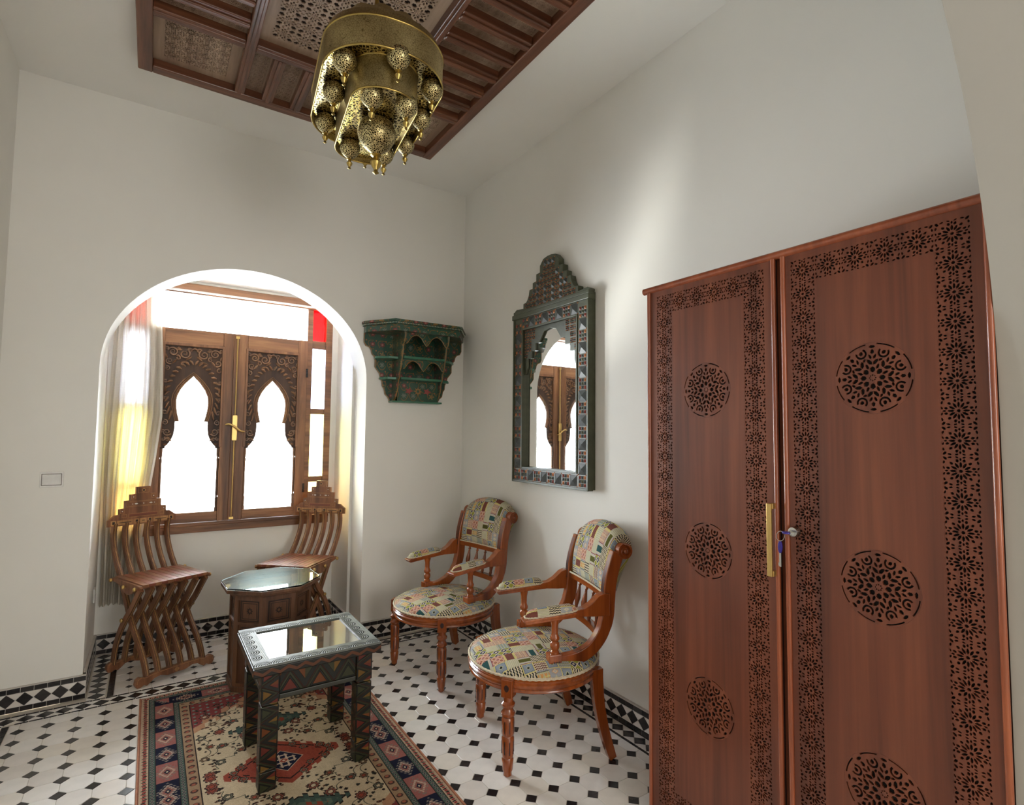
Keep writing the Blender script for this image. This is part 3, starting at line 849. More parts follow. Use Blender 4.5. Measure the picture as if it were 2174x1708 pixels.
def onion(r, z):
    """pierced hanging bulb with turned finial, hung at z"""
    body = lathe([(r * .70, z), (r * .86, z - r * .12), (r * .98, z - r * .42), (r, z - r * .70), (r * .93, z - r * 1.0), (r * .76, z - r * 1.3), (r * .5, z - r * 1.55), (r * .28, z - r * 1.72), (r * .2, z - r * 1.82)], 22)
    fin = lathe([(r * .2, z - r * 1.80), (r * .30, z - r * 1.86), (r * .15, z - r * 1.94), (r * .16, z - r * 2.08), (r * .30, z - r * 2.25), (r * .24, z - r * 2.45), (r * .12, z - r * 2.6), (r * .11, z - r * 2.72), (r * .17, z - r * 2.8), (r * .02, z - r * 2.9)], 12)
    return body, fin
M_BULB = pierced('pierced_bulb', 130, 0.44)
b, f = onion(.0425, 0); bm_b = mesh('bulb', b, M_BULB, smooth=50); bm_f = mesh('finial', f, M_RIM, smooth=50)
inv = Matrix.Rotation(R(7), 4, 'Z')
def hang(x, y, zref, z):
    k = (z - .035 - 1.5) / (zref - 1.5)                # keep the bulb on the line of sight it was measured on
    p = inv @ Vector((x * k - CHX, y * k - CHY, z)); return tuple(p)
for x, y in ((.514, 1.86), (.665, 1.735), (.838, 1.832), (.532, 2.06), (.56, 2.286), (.883, 2.034), (.908, 2.263), (.77, 2.40)):
    o = link('bulb', bm_b, ch, hang(x, y, 2.80, z1p - .003)); link('finial', bm_f, o)
for x, y in ((.606, 1.833), (.73, 1.817), (.649, 2.23), (.786, 2.199)):
    o = link('bulb', bm_b, ch, hang(x, y, 2.69, 2.763)); link('finial', bm_f, o)
b, f = onion(.076, 0)
o = ob('centre_bulb', b, M_BULB, ch, loc=hang(.692, 2.023, 2.69, 2.763), smooth=50); ob('finial', f, M_RIM, o, smooth=50)

# ------------------------------------------------------------------ carved mirror on the right wall
M_GRN = plain('olive_paint', srgb(74, 78, 58), 0.38, var=0.18, scale=25)
M_SLATE = plain('slate_bone', srgb(64, 68, 66), 0.42, var=0.2, scale=60)
M_REDB = plain('red_bone', srgb(128, 52, 40), 0.35, var=0.2, scale=60)
M_ORAB = plain('orange_bone', srgb(176, 106, 58), 0.35, var=0.2, scale=60)
mm = M('mirror_silver', 0.015, metal=1.0); mm.col((.88, .89, .88, 1)); M_MIRROR = mm.m
mr = thing('wall_mirror', 'tall mirror with stepped crest and inlaid dark green frame on the white wall', 'mirror', (XR, 2.71, 0))
# local: x negative = into the room, y along the wall
ob('back_board', prism(rect(-.385, .385, 1.185, 2.33), -.018, -.001, 'YZ'), M_GRN, mr)
ob('mirror_glass', prism(rect(-.29, .29, 1.27, 2.215), -.024, -.019, 'YZ'), M_MIRROR, mr)
T = .052
opn = rect(-.277, .277, 1.283, 2.205)
ob('frame', prism(rect(-.388, .388, 1.18, 2.338), -T, -.018, 'YZ', [opn]), M_GRN, mr, bev=.003)
ob('lip', join(*[prism(rect(*q), -T - .008, -T + .002, 'YZ') for q in ((-.388, -.376, 1.18, 2.285), (.376, .388, 1.18, 2.285), (-.376, .376, 1.18, 1.194))],
   *[prism(rect(*q), -T - .006, -T + .002, 'YZ') for q in ((-.287, -.275, 1.273, 2.215), (.275, .287, 1.273, 2.215), (-.275, .275, 1.273, 1.285), (-.275, .275, 2.203, 2.215))]), M_GRN, mr, bev=.002)
ob('cornice', join(prism(rect(-.396, .396, 2.285, 2.318), -T - .014, -.01, 'YZ'), prism(rect(-.390, .390, 2.318, 2.342), -T - .006, -.01, 'YZ')), M_GRN, mr, bev=.004)
hp = [(.388, 2.338), (.386, 2.350), (.365, 2.360), (.286, 2.353), (.286, 2.386), (.256, 2.389), (.240, 2.402), (.224, 2.43), (.216, 2.466), (.179, 2.469), (.179, 2.506), (.140, 2.510), (.140, 2.556), (.100, 2.559), (.100, 2.602), (.064, 2.640), (.02, 2.648)]
crest = hp + [(-y, z) for y, z in hp[::-1]]
ob('crest', prism(crest, -T + .004, -.006, 'YZ'), M_GRN, mr, bev=.003)
ins = [(.278, 2.206), (.278, 1.90), (.262, 1.905), (.240, 1.945), (.240, 2.005), (.197, 2.005), (.197, 2.052), (.152, 2.052), (.152, 2.100), (.112, 2.100), (.060, 2.166), (0, 2.178)]
ob('stepped_arch', prism(ins + [(-y, z) for y, z in ins[-2::-1]], -T + .014, -.026, 'YZ'), M_GRN, mr, bev=.002)
def pyr(y0, y1, z0, z1, x, h, mi):
    cy, cz = (y0 + y1) / 2, (z0 + z1) / 2
    return [(x, y0, z0), (x, y1, z0), (x, y1, z1), (x, y0, z1), (x - h, cy, cz)], [(0, 1, 4), (1, 2, 4), (2, 3, 4), (3, 0, 4)], mi
def mos(name, P):
    V, F, MI = [], [], []
    for v, f, mi in P:
        n = len(V); V += v; F += [tuple(i + n for i in q) for q in f]; MI += [mi] * len(f)
    me = mesh(name, (V, F), [M_SLATE, M_REDB, M_ORAB, M_GRN], recalc=False)
    me.polygons.foreach_set('material_index', MI); return me
def cross_tile(s):
    h = s / 2 - .003
    return mos('cross_tile', [pyr(-h, h, -h, h, 0, .011, 0)] + [pyr(sy * h - .004, sy * h + .004, sz * h - .004, sz * h + .004, 0, .005, 2) for sy in (-1, 1) for sz in (-1, 1)])
def rose_tile(s, v=0):
    P = []; q = (s - .006) / 3
    pat = [[1, 0, 2], [0, 3, 0], [2, 0, 1]] if v == 0 else [[2, 0, 2], [0, 1, 0], [2, 0, 2]]
    for i in range(3):
        for j in range(3):
            y0, z0 = -s / 2 + .003 + i * q, -s / 2 + .003 + j * q
            P.append(pyr(y0 + .0012, y0 + q - .0012, z0 + .0012, z0 + q - .0012, 0, .007, pat[i][j]))
    return mos('rosette_tile', P)
ct, rt = cross_tile(.072), rose_tile(.072)
k = 0
for sy in (-1, 1):
    for i in range(15):
        link('mosaic_tile', rt if i % 2 == 0 else ct, mr, (-T, sy * .332, 1.232 + i * .0705))
for z in (1.232, 2.2475):
    for i in range(8):
        link('mosaic_tile', rt if i % 2 else ct, mr, (-T, -.254 + i * .0725, z))
ct2, rt2, rt3 = cross_tile(.039), rose_tile(.039), rose_tile(.039, 1)
def inside(y, z, poly):
    c = False
    for i in range(len(poly)):
        (a, b), (p, q) = poly[i - 1], poly[i]
        if (b > z) != (q > z) and y < (p - a) * (z - b) / (q - b) + a: c = not c
    return c
for j in range(8):
    for i in range(-9, 10):
        y, z = i * .0405, 2.364 + j * .0405 - (.0 if j else .0)
        if all(inside(y + a, z + b, crest) for a in (-.021, .021) for b in (-.018, .021)):
            edge = not all(inside(y + a * 2.2, z + b, crest) for a in (-.021, .021) for b in (-.018, .045))
            link('mosaic_tile', ct2 if (edge and j > 1) or (abs(i) in (1, 3) and j < 3) else (rt3 if abs(i) == 2 and j in (1, 2) else rt2), mr, (-T + .004, y, z))
for sy in (-1, 1):
    for (y, z) in ((.258, 2.185), (.218, 2.185), (.258, 2.146), (.218, 2.146), (.258, 2.107), (.218, 2.107), (.176, 2.185), (.176, 2.146), (.258, 2.068), (.220, 2.068), (.259, 2.028)):
        link('mosaic_tile', rt3 if (round(z * 1000) // 39) % 2 else rt2, mr, (-T + .014, sy * y, z))

# ------------------------------------------------------------------ painted corner shelf
def paint_green():
    """green ground with scrolling vines, blossoms and leaves (0.9 m wide sheet)"""
    n = 768; yy, xx = np.mgrid[0:n, 0:n] / n
    A = np.zeros((n, n, 3)); A[:] = (.13, .29, .22)
    rg = np.random.RandomState(4)
    A *= (0.9 + .2 * rg.rand(n, n, 1))
    def put(mask, c): A[mask] = c
    for i in range(12):
        for j in range(12):
            cx, cy = (i + .5) / 12, (j + .5) / 12
            k = rg.randint(5); r = .026
            sl = (slice(max(0, int((cy - .045) * n)), int((cy + .045) * n)), slice(max(0, int((cx - .045) * n)), int((cx + .045) * n)))
            X, Y = xx[sl] - cx, yy[sl] - cy; Rr = np.hypot(X, Y); T_ = np.arctan2(Y, X); B = A[sl]
            if k in (0, 1):
                B[Rr < r * (.55 + .4 * np.cos(3 * T_ + k) ** 2)] = (.46, .18, .17); B[Rr < r * .35] = (.62, .42, .36)
            elif k == 2:
                B[(Rr < r * np.abs(np.cos(2.5 * T_)))] = (.56, .42, .22)
            elif k == 3:
                B[(Rr < r * .9 * np.abs(np.cos(4 * T_)) ** 2)] = (.52, .50, .46)
            w = np.abs(Rr - .036 - .004 * np.sin(3 * T_))
            B[(w < .0032) & (np.sin(T_ + i + j) > -.3)] = (.46, .34, .16)
            B[(np.hypot(X - .03, Y - .03) < .006)] = (.60, .36, .20)
    return A
GREENP = paint_green()
M_SG = painted('painted_green', GREENP, 0.34, coat=.25)
M_SGP = plain('green_paint', srgb(58, 112, 88), 0.30, var=.25, scale=18, coat=.3)
M_GOLD = plain('ochre_paint', srgb(140, 102, 54), 0.4, var=.15)
sh = thing('wall_shelf', 'green painted bracket shelf with scalloped arches on the wall beside the mirror', 'shelf', (1.69, YB, 0))
D = .28
top = [(-.415, 0), (-.415, -.055), (-.265, -D), (.265, -D), (.415, -.055), (.415, 0)]
def scal(poly, k, d=0): return [(x * k, min(0, y * k)) for x, y in poly]
ob('top_board', join(prism(scal(top, 1.02), 2.300, 2.318, 'XY'), prism(top, 2.284, 2.300, 'XY'), prism(scal(top, .975), 2.236, 2.284, 'XY')), M_SG, sh, bev=.003, uv=uvbox(1.1))
dots = []
P = [Vector((p[0], p[1], 2.293)) for p in scal(top, 1.005)]
for a, b in zip(P[:-1], P[1:]):
    m_ = max(2, int((b - a).length / .0125))
    for i in range(m_): dots.append(tr(lathe([(.001, -.003), (.0032, -.001), (.0032, .001), (.001, .003)], 5), Matrix.Translation(a.lerp(b, (i + .5) / m_))))
ob('bead_row', join(*dots), plain('bone_bead', srgb(190, 196, 180), .4), sh, kind='stuff')
wav = [(.405, 2.238), (.405, 2.17), (.392, 2.145), (.365, 2.135), (.350, 2.115), (.343, 2.085), (.325, 2.07), (.318, 2.04), (.318, 1.99), (.300, 1.965), (.283, 1.945), (.272, 1.905), (.262, 1.885), (.258, 1.85), (.244, 1.83), (.236, 1.79), (.215, 1.772), (.205, 1.755), (.200, 1.738)]
bp = wav + [(-x, z) for x, z in wav[::-1]]
ob('back_panel', prism(bp, -.016, -.001, 'XZ'), M_SG, sh, bev=.002, uv=uvbox(1.1))
ob('gold_edge', join(tube([(x, -.017, z) for x, z in wav], .0035, 5), tube([(-x, -.017, z) for x, z in wav], .0035, 5)), M_GOLD, sh, smooth=60)
bw = [(-.245, 2.238), (-.245, 2.20), (-.235, 2.17), (-.212, 2.155), (-.205, 2.12), (-.195, 2.07), (-.185, 2.045), (-.178, 2.0), (-.165, 1.975), (-.150, 1.955), (-.145, 1.91), (-.128, 1.89), (-.118, 1.86), (-.112, 1.82), (-.095, 1.80), (-.085, 1.775), (-.06, 1.758), (-.05, 1.738)]
for sx in (-1, 1):
    b_ = ob('bracket', prism([(0, 2.238)] + bw + [(0, 1.738)], sx * .175 - .009, sx * .175 + .009, 'YZ'), M_SG, sh, bev=.002, uv=uvbox(1.1))
    ob('gold_edge', tube([(sx * .175, y - .001, z) for y, z in bw], .0042, 5), M_GOLD, b_, smooth=60)
for z, y0, xo, d2 in ((2.058, -.205, .325, .10), (1.905, -.155, .285, .075)):
    ob('shelf_board', join(box(-.166, .166, y0, -.014, z - .009, z + .009)), M_SGP, sh, bev=.003)
    for sx in (-1, 1):
        pts = [(.183, -.014), (.183, -d2 - .03), (.25, -d2 - .02), (xo - .02, -d2 * .7), (xo, -.04), (xo, -.014)]
        ob('side_shelf', prism([(sx * x, y) for x, y in pts], z - .008, z + .010, 'XY'), M_SGP, sh, bev=.003)
def valance(z1, z0, y, w):
    p = [(-w, z1), (-w, z0 + .01)]
    for c in (-w / 2, w / 2):
        hw = w / 2
        p += [(c - hw + .012, z0 + .012), (c - hw * .62, z1 - (z1 - z0) * .55), (c - hw * .5, z1 - (z1 - z0) * .38), (c - hw * .2, z1 - (z1 - z0) * .2), (c, z1 - .014),
              (c + hw * .2, z1 - (z1 - z0) * .2), (c + hw * .5, z1 - (z1 - z0) * .38), (c + hw * .62, z1 - (z1 - z0) * .55), (c + hw - .012, z0 + .012)]
        if c < 0: p += [(0, z0)]
    p += [(w, z0 + .01), (w, z1)]
    v = ob('arched_valance', prism(p, y - .006, y + .006, 'XZ'), M_SG, sh, uv=uvbox(1.1))
    ob('gold_edge', tube([(a, y - .008, b) for a, b in p[1:-1]], .003, 5), M_GOLD, v)
valance(2.236, 2.145, -.222, .166)
valance(2.049, 1.962, -.172, .166)
ob('front_panel', box(-.166, .166, -.085, -.070, 1.740, 1.898), M_SG, sh, uv=uvbox(1.1))
fl = []
for cx, c in ((-.075, 0), (.075, 0)):
    fl.append(prism([(cx + .036 * (1 if k % 2 == 0 else .45) * math.cos(k * PI / 5), 1.818 + .03 * (1 if k % 2 == 0 else .5) * math.sin(k * PI / 5)) for k in range(10)], -.0875, -.084, 'XZ'))
ob('painted_blossom', join(*fl), plain('red_paint', srgb(140, 62, 56), .45), sh)
ob('painted_star', prism([(.034 * (1 if k % 2 == 0 else .55) * math.cos(k * PI / 8), 1.818 + .034 * (1 if k % 2 == 0 else .55) * math.sin(k * PI / 8)) for k in range(16)], -.0875, -.084, 'XZ', [circle(0, 1.818, .011, 8)]), M_GOLD, sh)
ob('foot_board', box(-.203, .203, -.09, -.001, 1.728, 1.741), M_SGP, sh, bev=.003)

# ------------------------------------------------------------------ wardrobe
def mahog(name, axis):
    m = M(name, 0.36, coat=.08)
    sc = {'Z': (1, 1, .035), 'Y': (1, .035, 1)}[axis]
    co = m.coord('Object', sc)
    a = m.noise(co, 16, 5, .55, .5); b = m.noise(co, 70, 4, .6); c = m.noise(m.coord('Object', (1, 1, .25)), 3.5, 3)
    c1 = m.ramp(a, [(.30, srgb(86, 43, 26)), (.5, srgb(115, 60, 38)), (.7, srgb(132, 73, 47))])
    c1 = m.mix(.45, c1, m.ramp(b, [(.3, (.66, .62, .6, 1)), (.6, (1, 1, 1, 1))]), 'MULTIPLY')
    m.col(m.mix(.5, c1, m.ramp(c, [(.35, (.8, .78, .76, 1)), (.65, (1, 1, 1, 1))]), 'MULTIPLY'))
    return m.m
M_MAH = mahog('mahogany', 'Z'); M_MAHY = mahog('mahogany_rail', 'Y')
M_EDGE = wood('mahogany_edge', srgb(112, 52, 30), srgb(150, 78, 48), srgb(176, 98, 62), 'Z', 10, .28, coat=.3)
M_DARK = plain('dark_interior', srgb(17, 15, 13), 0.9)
wd = thing('wardrobe', 'tall reddish brown two-door wardrobe with fretwork bands and round medallions', 'wardrobe', (1.68, 0, 0))
ob('carcass', join(box(.016, XR - 1.68 - .001, .4312, 1.528, .045, 2.085), box(.05, .43, .46, 1.50, 0.001, .05)), M_MAH, wd, bev=.002)
ob('top_moulding', join(tr(tube([(0, .4312, 0), (0, 1.545, 0)], .014, 10), Matrix.Translation((.004, 0, 2.093))), box(.004, XR - 1.68 - .001, .4312, 1.542, 2.083, 2.107), tr(tube([(.004, 0, 0), (.42, 0, 0)], .014, 10), Matrix.Translation((0, 1.531, 2.093)))), M_EDGE, wd, smooth=40)
def med_holes():
    H = [circle(.075 * math.cos(k * PI / 4), .075 * math.sin(k * PI / 4), .02, 6) for k in range(8)]
    arcp = lambda cx, cy, r, t, a0, a1, n=9: [(cx + r * math.cos(a0 + (a1 - a0) * i / n), cy + r * math.sin(a0 + (a1 - a0) * i / n)) for i in range(n + 1)] + [(cx + (r - t) * math.cos(a1 - (a1 - a0) * i / n), cy + (r - t) * math.sin(a1 - (a1 - a0) * i / n)) for i in range(n + 1)]
    for k in range(8):
        a = k * PI / 4
        P = lambda r, o=0.0: (r * math.cos(a + o), r * math.sin(a + o))
        H.append(leafpoly(*P(.235), a + PI, .17, .14))
        H.append(leafpoly(*P(.34, .39), a + .39, .16, .075))
        for sg in (-1, 1):
            H.append(leafpoly(*P(.455, sg * .17), a + sg * .75, .21, .10))
            H.append(leafpoly(*P(.60, sg * .10), a + sg * .5, .15, .07))
        H.append(leafpoly(*P(.735), a, .14, .10)); H.append(leafpoly(*P(.875), a + PI / 2, .17, .08))
        b = a + PI / 8
        cx, cy = .74 * math.cos(b), .74 * math.sin(b)
        H.append(arcp(cx, cy,   .150, .055, b + .75, b + 5.2, 10))
        H.append(leafpoly(cx + .01 * math.cos(b), cy + .01 * math.sin(b), b + .5, .13, .10))
        H.append(leafpoly(.535 * math.cos(b), .535 * math.sin(b), b + .9, .12, .065))
        H.append(arcp(0, 0,   .972, .036, b - .27, b + .22, 6))
    return H
MED = med_holes()
med_me = mesh('medallion', prism([(x * .101, y * .101) for x, y in circle(0, 0, 1.0, 40)], -.0004, .006, 'YZ', [[(x * .101, y * .101) for x, y in h] for h in MED]), M_MAH)
def door(name, y0, y1, b0, b1):
    """door between y0<y1 with the band from b0 to b1 along y"""
    d = ob(name, prism(rect(y0, y1, .05, 2.082), 0, .007, 'YZ', [rect(b0, b1, .10, 2.06)]), M_MAH, wd)
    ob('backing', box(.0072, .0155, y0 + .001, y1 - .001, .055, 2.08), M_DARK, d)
    nx, nz = 6, 26
    cw, chh = (b1 - b0) / nx, 1.96 / nz
    f = fret(ROS, nx, nz, cw, chh, .006, lambda i, j: 0 < i < nx - 1 and 0 < j < nz - 1)
    f = [(p[2], b0 + p[0], .10 + p[1]) for p in f[0]], f[1]
    ob('fretwork_band', f, M_MAH, d, recalc=False)
    cy = (b0 + b1) / 2
    ob('centre_panel', prism(rect(b0 + cw, b1 - cw, .10 + chh, 2.06 - chh), -.0004, .007, 'YZ', [circle(cy, z, .1012, 40) for z in (1.668, 1.090, .545)]), M_MAH, d)
    for z in (1.668, 1.090, .545): link('medallion', med_me, d, (0, cy, z))
    for y in (y0 + .006, y1 - .006):
        ob('edge_moulding', tr(lathe([(.0075, .05), (.0075, 2.082)], 10), Matrix.Translation((-.001, y, 0))), M_EDGE, d, smooth=50)
    return d
dl = door('door', .978, 1.522, 1.016, 1.477)
dr = door('door', .4315, .957, .468, .927)
ob('handle', join(box(-.034, -.024, .986, 1.002, 1.058, 1.288), box(-.026, 0, .984, .996, 1.27, 1.288), box(-.026, 0, .984, .996, 1.058, 1.076)), M_BRASS, dl, bev=.002, label='brass bar handle')
M_CHROME = plain('chrome', srgb(190, 188, 182), .2, metal=1.0, var=.03)
ob('lock', tr(lathe([(.017, 0), (.017, .012), (.014, .020), (.010, .0205)], 20), Matrix(((0, 0, -1, 0), (1, 0, 0, .925), (0, -1, 0, 1.207), (0, 0, 0, 1)))), M_CHROME, dr, smooth=40, label='round chrome lock')
M_VIO = plain('violet_plastic', srgb(48, 34, 128), .35)
kr = thing('key_ring', 'steel ring with two violet headed keys hanging from the wardrobe lock', 'keys', (1.68, .925, 1.207))
k1 = ob('key', join(box(-.038, -.0207, -.004, .004, -.0012, .0012)), M_CHROME, kr)
ob('key_head', prism(circle(-.048, .004, .0105, 14, .012), -.003, .003, 'XY'), M_VIO, k1, bev=.0012)
rg = [(-.054 + .004 * math.sin(a), .0185 + .0125 * math.cos(a), -.012 + .0145 * math.sin(a)) for a in [2 * PI * i / 24 for i in range(24)]]
ob('ring', tube(rg, .0011, 5, True), M_CHROME, kr, smooth=60)
k2 = ob('key', join(box(-.056, -.054, .0165, .0225, -.105, -.06), box(-.056, -.054, .0225, .025, -.102, -.092)), M_CHROME, kr)
ob('key_head', prism([(y + .0195, z - .045) for y, z in circle(0, 0, .0065, 12, .019)], -.058, -.052, 'YZ'), M_VIO, k2, bev=.0012)

# ------------------------------------------------------------------ painted textiles
def paint_kilim(n=112, g=8, seed=3):
    """patchwork tapestry sheet, g x g patches of n pixels"""
    rg = np.random.RandomState(seed)
    C = dict(cream=(.86, .805, .715), grey=(.66, .66, .67), navy=(.20, .23, .33), olive=(.62, .62, .28), red=(.56, .22, .24), pink=(.84, .64, .58),
             black=(.15, .16, .18), lime=(.77, .765, .62), orange=(.86, .63, .40), brown=(.46, .28, .24), blue=(.50, .58, .66), teal=(.18, .33, .33), yellow=(.87, .81, .52))
    C = {k: np.array(v) for k, v in C.items()}
    N = n * g; A = np.zeros((N, N, 3))
    yy, xx = np.mgrid[0:n, 0:n] / n
    tri = lambda t: np.abs((t % 1) - .5) * 2
    order = []
    kinds = list(range(12))
    for j in range(g):
        rg.shuffle(kinds); row = kinds[:g]; order.append(row)
    for j in range(g):
        for i in range(g):
            k = order[j][i]; P = np.zeros((n, n, 3)); P[:] = C['cream']
            if k == 0:                                    # bold zigzag
                t = (xx * 4.5 + .38 * tri(yy * 4)) % 1; P[t < .42] = C['black']; P[(t > .42) & (t < .52)] = C['yellow']
            elif k == 1:                                  # diamond lattice
                P[:] = C['olive']; d = tri(xx * 3) + tri(yy * 3)
                u, v = (xx * 3 + yy * 3), (xx * 3 - yy * 3)
                e = np.minimum(tri(u * .5 + .5), tri(v * .5 + .5)); P[e < .16] = C['cream']
                ck = ((np.floor(u * .5) + np.floor(v * .5)) % 2 == 0); P[ck & (e > .16) & (e < .62)] = C['navy']; P[ck & (e > .62)] = C['cream']
            elif k == 2:                                  # fine stripes
                P[:] = C['lime']; P[tri(xx * 7) < .28] = C['cream']; P[tri(xx * 7 + .25) < .10] = C['grey']
            elif k == 3:                                  # eyes
                P[:] = C['grey']
                for cx, c in ((.27, 'lime'), (.74, 'orange')):
                    d = np.abs(xx - cx) / .22 + np.abs(yy - .5) / .30 + .10 * tri(yy * 9)
                    P[d < 1] = C[c]; P[d < .78] = C['cream']; P[d < .36] = C['grey']; P[d < .2] = C['cream']
            elif k == 4:                                  # red ground with pink lozenges
                P[:] = C['red']; d = tri(xx * 2) + tri(yy * 2)
                P[(d > .62) & (d < 1.38)] = C['pink']; P[np.abs(d - .62) < .08] = C['yellow']; P[np.abs(d - 1.38) < .08] = C['cream']; P[d > 1.75] = C['pink']; P[d < .22] = C['pink']
            elif k == 5:                                  # square with dots
                P[:] = C['blue'] * .5 + C['grey'] * .5; b = np.maximum(np.abs(xx - .5), np.abs(yy - .5))
                P[b > .42] = C['yellow']; dd = (tri(xx * 8) > .6) & (tri(yy * 8) > .6) & (b > .30) & (b < .42); P[dd] = C['navy']
                d = np.abs(xx - .5) + np.abs(yy - .5); P[d < .2] = C['lime']; P[d < .13] = C['black']
            elif k == 6:                                  # brown with toothed edges
                P[:] = C['yellow']; t = np.abs(yy - .5) + .07 * tri(xx * 7); P[t < .36] = C['brown']; P[(t < .36) & (tri(xx * 7) < .12)] = C['red']; P[(t < .30) & (tri(yy * 12) < .2)] *= 1.3
            elif k == 7:                                  # hound tooth
                P[:] = C['cream']; t = (np.floor(xx * 9) + np.floor(yy * 9 + .5 * (np.floor(xx * 9) % 2))) % 2; P[t > .5] = C['navy'] if (i + j) % 2 else C['brown']; P[yy > .88] = C['yellow']
            elif k == 8:                                  # soft zigzag
                P[:] = C['lime']; t = (yy * 4 + .35 * tri(xx * 5)) % 1; P[t < .3] = C['blue']; P[(t > .3) & (t < .42)] = C['cream']; P[(t > .7) & (t < .82)] = C['navy']
            elif k == 9:                                  # banded orange
                P[:] = C['grey']; t = np.abs(yy - .5) + .05 * tri(xx * 6); P[t < .40] = C['black']; P[t < .36] = C['lime']; P[t < .24] = C['orange']; P[(t < .24) & (tri(xx * 3) < .3)] = C['lime']; P[t < .05] = C['yellow']
            elif k == 10:                                 # dark spine
                P[:] = C['cream']; P[tri(yy * 12) < .35] = C['blue']; t = np.abs(xx - .5) + .05 * tri(yy * 12); P[t < .26] = C['teal'] if i % 2 else C['olive'] * .6; P[(t > .26) & (t < .31)] = C['cream']; P[t > .47] = C['red']
            else:                                         # pink rings
                P[:] = C['cream']; d = tri(xx * 2.5) + tri(yy * 4); P[np.abs(d - .7) < .16] = C['red']; P[np.abs(d - 1.25) < .14] = C['orange']; P[d > 1.7] = C['pink']
            P = P if rg.rand() < .5 else P.transpose(1, 0, 2)
            if rg.rand() < .5: P = P[::-1]
            A[j * n:(j + 1) * n, i * n:(i + 1) * n] = P
    A *= (.90 + .16 * rg.rand(N, N, 1))
    return A
M_KILIM = painted('kilim_tapestry', paint_kilim(), 0.92, weave=.35, spec=.15)
M_GIMP = plain('cream_gimp', srgb(208, 194, 168), 0.9, var=.2, scale=120, bump=.3)
def paint_rug():
    W_, L_ = 1.106, 2.06; pw, ph = 744, 1384; s = pw / W_ / 2 * 2
    hw, hl = pw // 2, ph // 2
    px = W_ / pw
    yy, xx = np.mgrid[0:hl, 0:hw]
    X = (xx + .5) * px; Y = (yy + .5) * (L_ / ph)              # one quarter, from the centre outwards
    e = np.minimum(W_ / 2 - X, L_ / 2 - Y)                      # distance from the edge
    side = (W_ / 2 - X) < (L_ / 2 - Y)
    along = np.where(side, Y, X)
    cream, tan, navy = np.array((.78, .70, .58)), np.array((.62, .51, .40)), np.array((.10, .105, .185))
    pink, rust, green = np.array((.60, .37, .34)), np.array((.60, .28, .21)), np.array((.27, .34, .31))
    dark, red, grey = np.array((.17, .13, .12)), np.array((.57, .19, .19)), np.array((.50, .46, .42))
    A = np.zeros((hl, hw, 3)); A[:] = cream
    rg = np.random.RandomState(5)
    tri = lambda t: np.abs((t % 1) - .5) * 2
    B = A
    def set_(m, c): B[m] = c
    set_(e < .008, np.array((.58, .36, .28)))
    m = (e >= .008) & (e < .040); set_(m, np.array((.72, .62, .52)))
    set_(m & (tri(along / .022) < .45) & (np.abs(e - .026) < .007), red); set_(m & (tri(along / .022 + .5) < .35) & (np.abs(e - .026 + .004 * np.sin(along * 500)) < .008), dark)
    for a, b in ((.040, .068), (.150, .178)):
        m = (e >= a) & (e < b); set_(m, green); c_ = (a + b) / 2
        set_(m & (tri(along / .020) + np.abs(e - c_) / .010 < .9), grey); set_(m & (tri(along / .020) + np.abs(e - c_) / .010 < .4), navy); set_(m & ((e < a + .003) | (e > b - .003)), dark)
    m = (e >= .068) & (e < .150)
    blk = (np.floor(along / .155 + .3) % 2 == 0)
    set_(m, pink); set_(m & blk, navy); u = (along / .155 + .3) % 1
    d = np.abs(u - .5) * .155 / .05 + np.abs(e - .109) / .034
    set_(m & (d < 1) & (tri(along / .012) > .22), np.array((.72, .62, .54))); set_(m & (d < .66), np.array((.55, .36, .32))); set_(m & (d < .36), navy); set_(m & (d < .16), cream)
    set_(m & (np.abs(d - 1.25) < .13) & (tri(along / .017) < .55), grey)
    m = (e >= .178) & (e < .222); set_(m, tan); q = along / .048 % 1 - .5
    rr = np.hypot(q * .048, e - .2); th = np.arctan2(e - .2, q); set_(m & (rr < .016 * (.6 + .4 * np.abs(np.cos(2.5 * th)))), np.array((.30, .21, .19))); set_(m & (rr < .008), np.array((.62, .36, .28)))
    set_((e >= .222) & (e < .226), dark)
    fld = e >= .226
    # corner spandrels
    cx, cy = W_ / 2 - .226 - X, L_ / 2 - .226 - Y
    sp = fld & (cy < .30) & (cx * .75 + cy < .26 + .018 * np.sign(np.sin(cx * 70)))
    sp2 = fld & ~sp & (cx * .75 + cy < .315 + .02 * np.sign(np.sin(cx * 60)))
    set_(sp2, np.array((.70, .52, .40))); set_(sp, np.array((.50, .235, .225)))
    set_(sp & (np.abs(np.sin(X * 95) * np.sin(Y * 80)) > .80), np.array((.46, .52, .48)))
    # medallions on the long axis
    d = X / .26 + Y / .185 + .05 * np.sign(np.sin(X * 130)) * (X > .05)
    set_(fld & (d < 1), rust); set_(fld & (np.abs(d - .80) < .025), dark)
    set_(fld & (d < 1) & (d > .3) & (np.abs(np.sin(Y * 260 + X * 20)) < .12), np.array((.50, .22, .17)))
    b = np.abs(X) + np.abs(Y) * .95
    set_(b < .085, cream); set_(b < .080, navy)
    set_((b < .066) & (np.maximum(tri(X / .030 + .5), tri(Y / .030 + .5)) > .72), np.array((.76, .66, .56))); set_(b < .018, rust); set_(b < .008, cream)
    d2 = X / .19 + np.abs(Y - .385) / .105 + .10 * np.sign(np.sin(X * 170)); set_(fld & (d2 < 1), green); set_(fld & (d2 < .62), np.array((.36, .42, .36))); set_(fld & (d2 < .42), rust); set_(fld & (d2 < .18), cream); set_(fld & (np.abs(d2 - .98) < .04), dark)
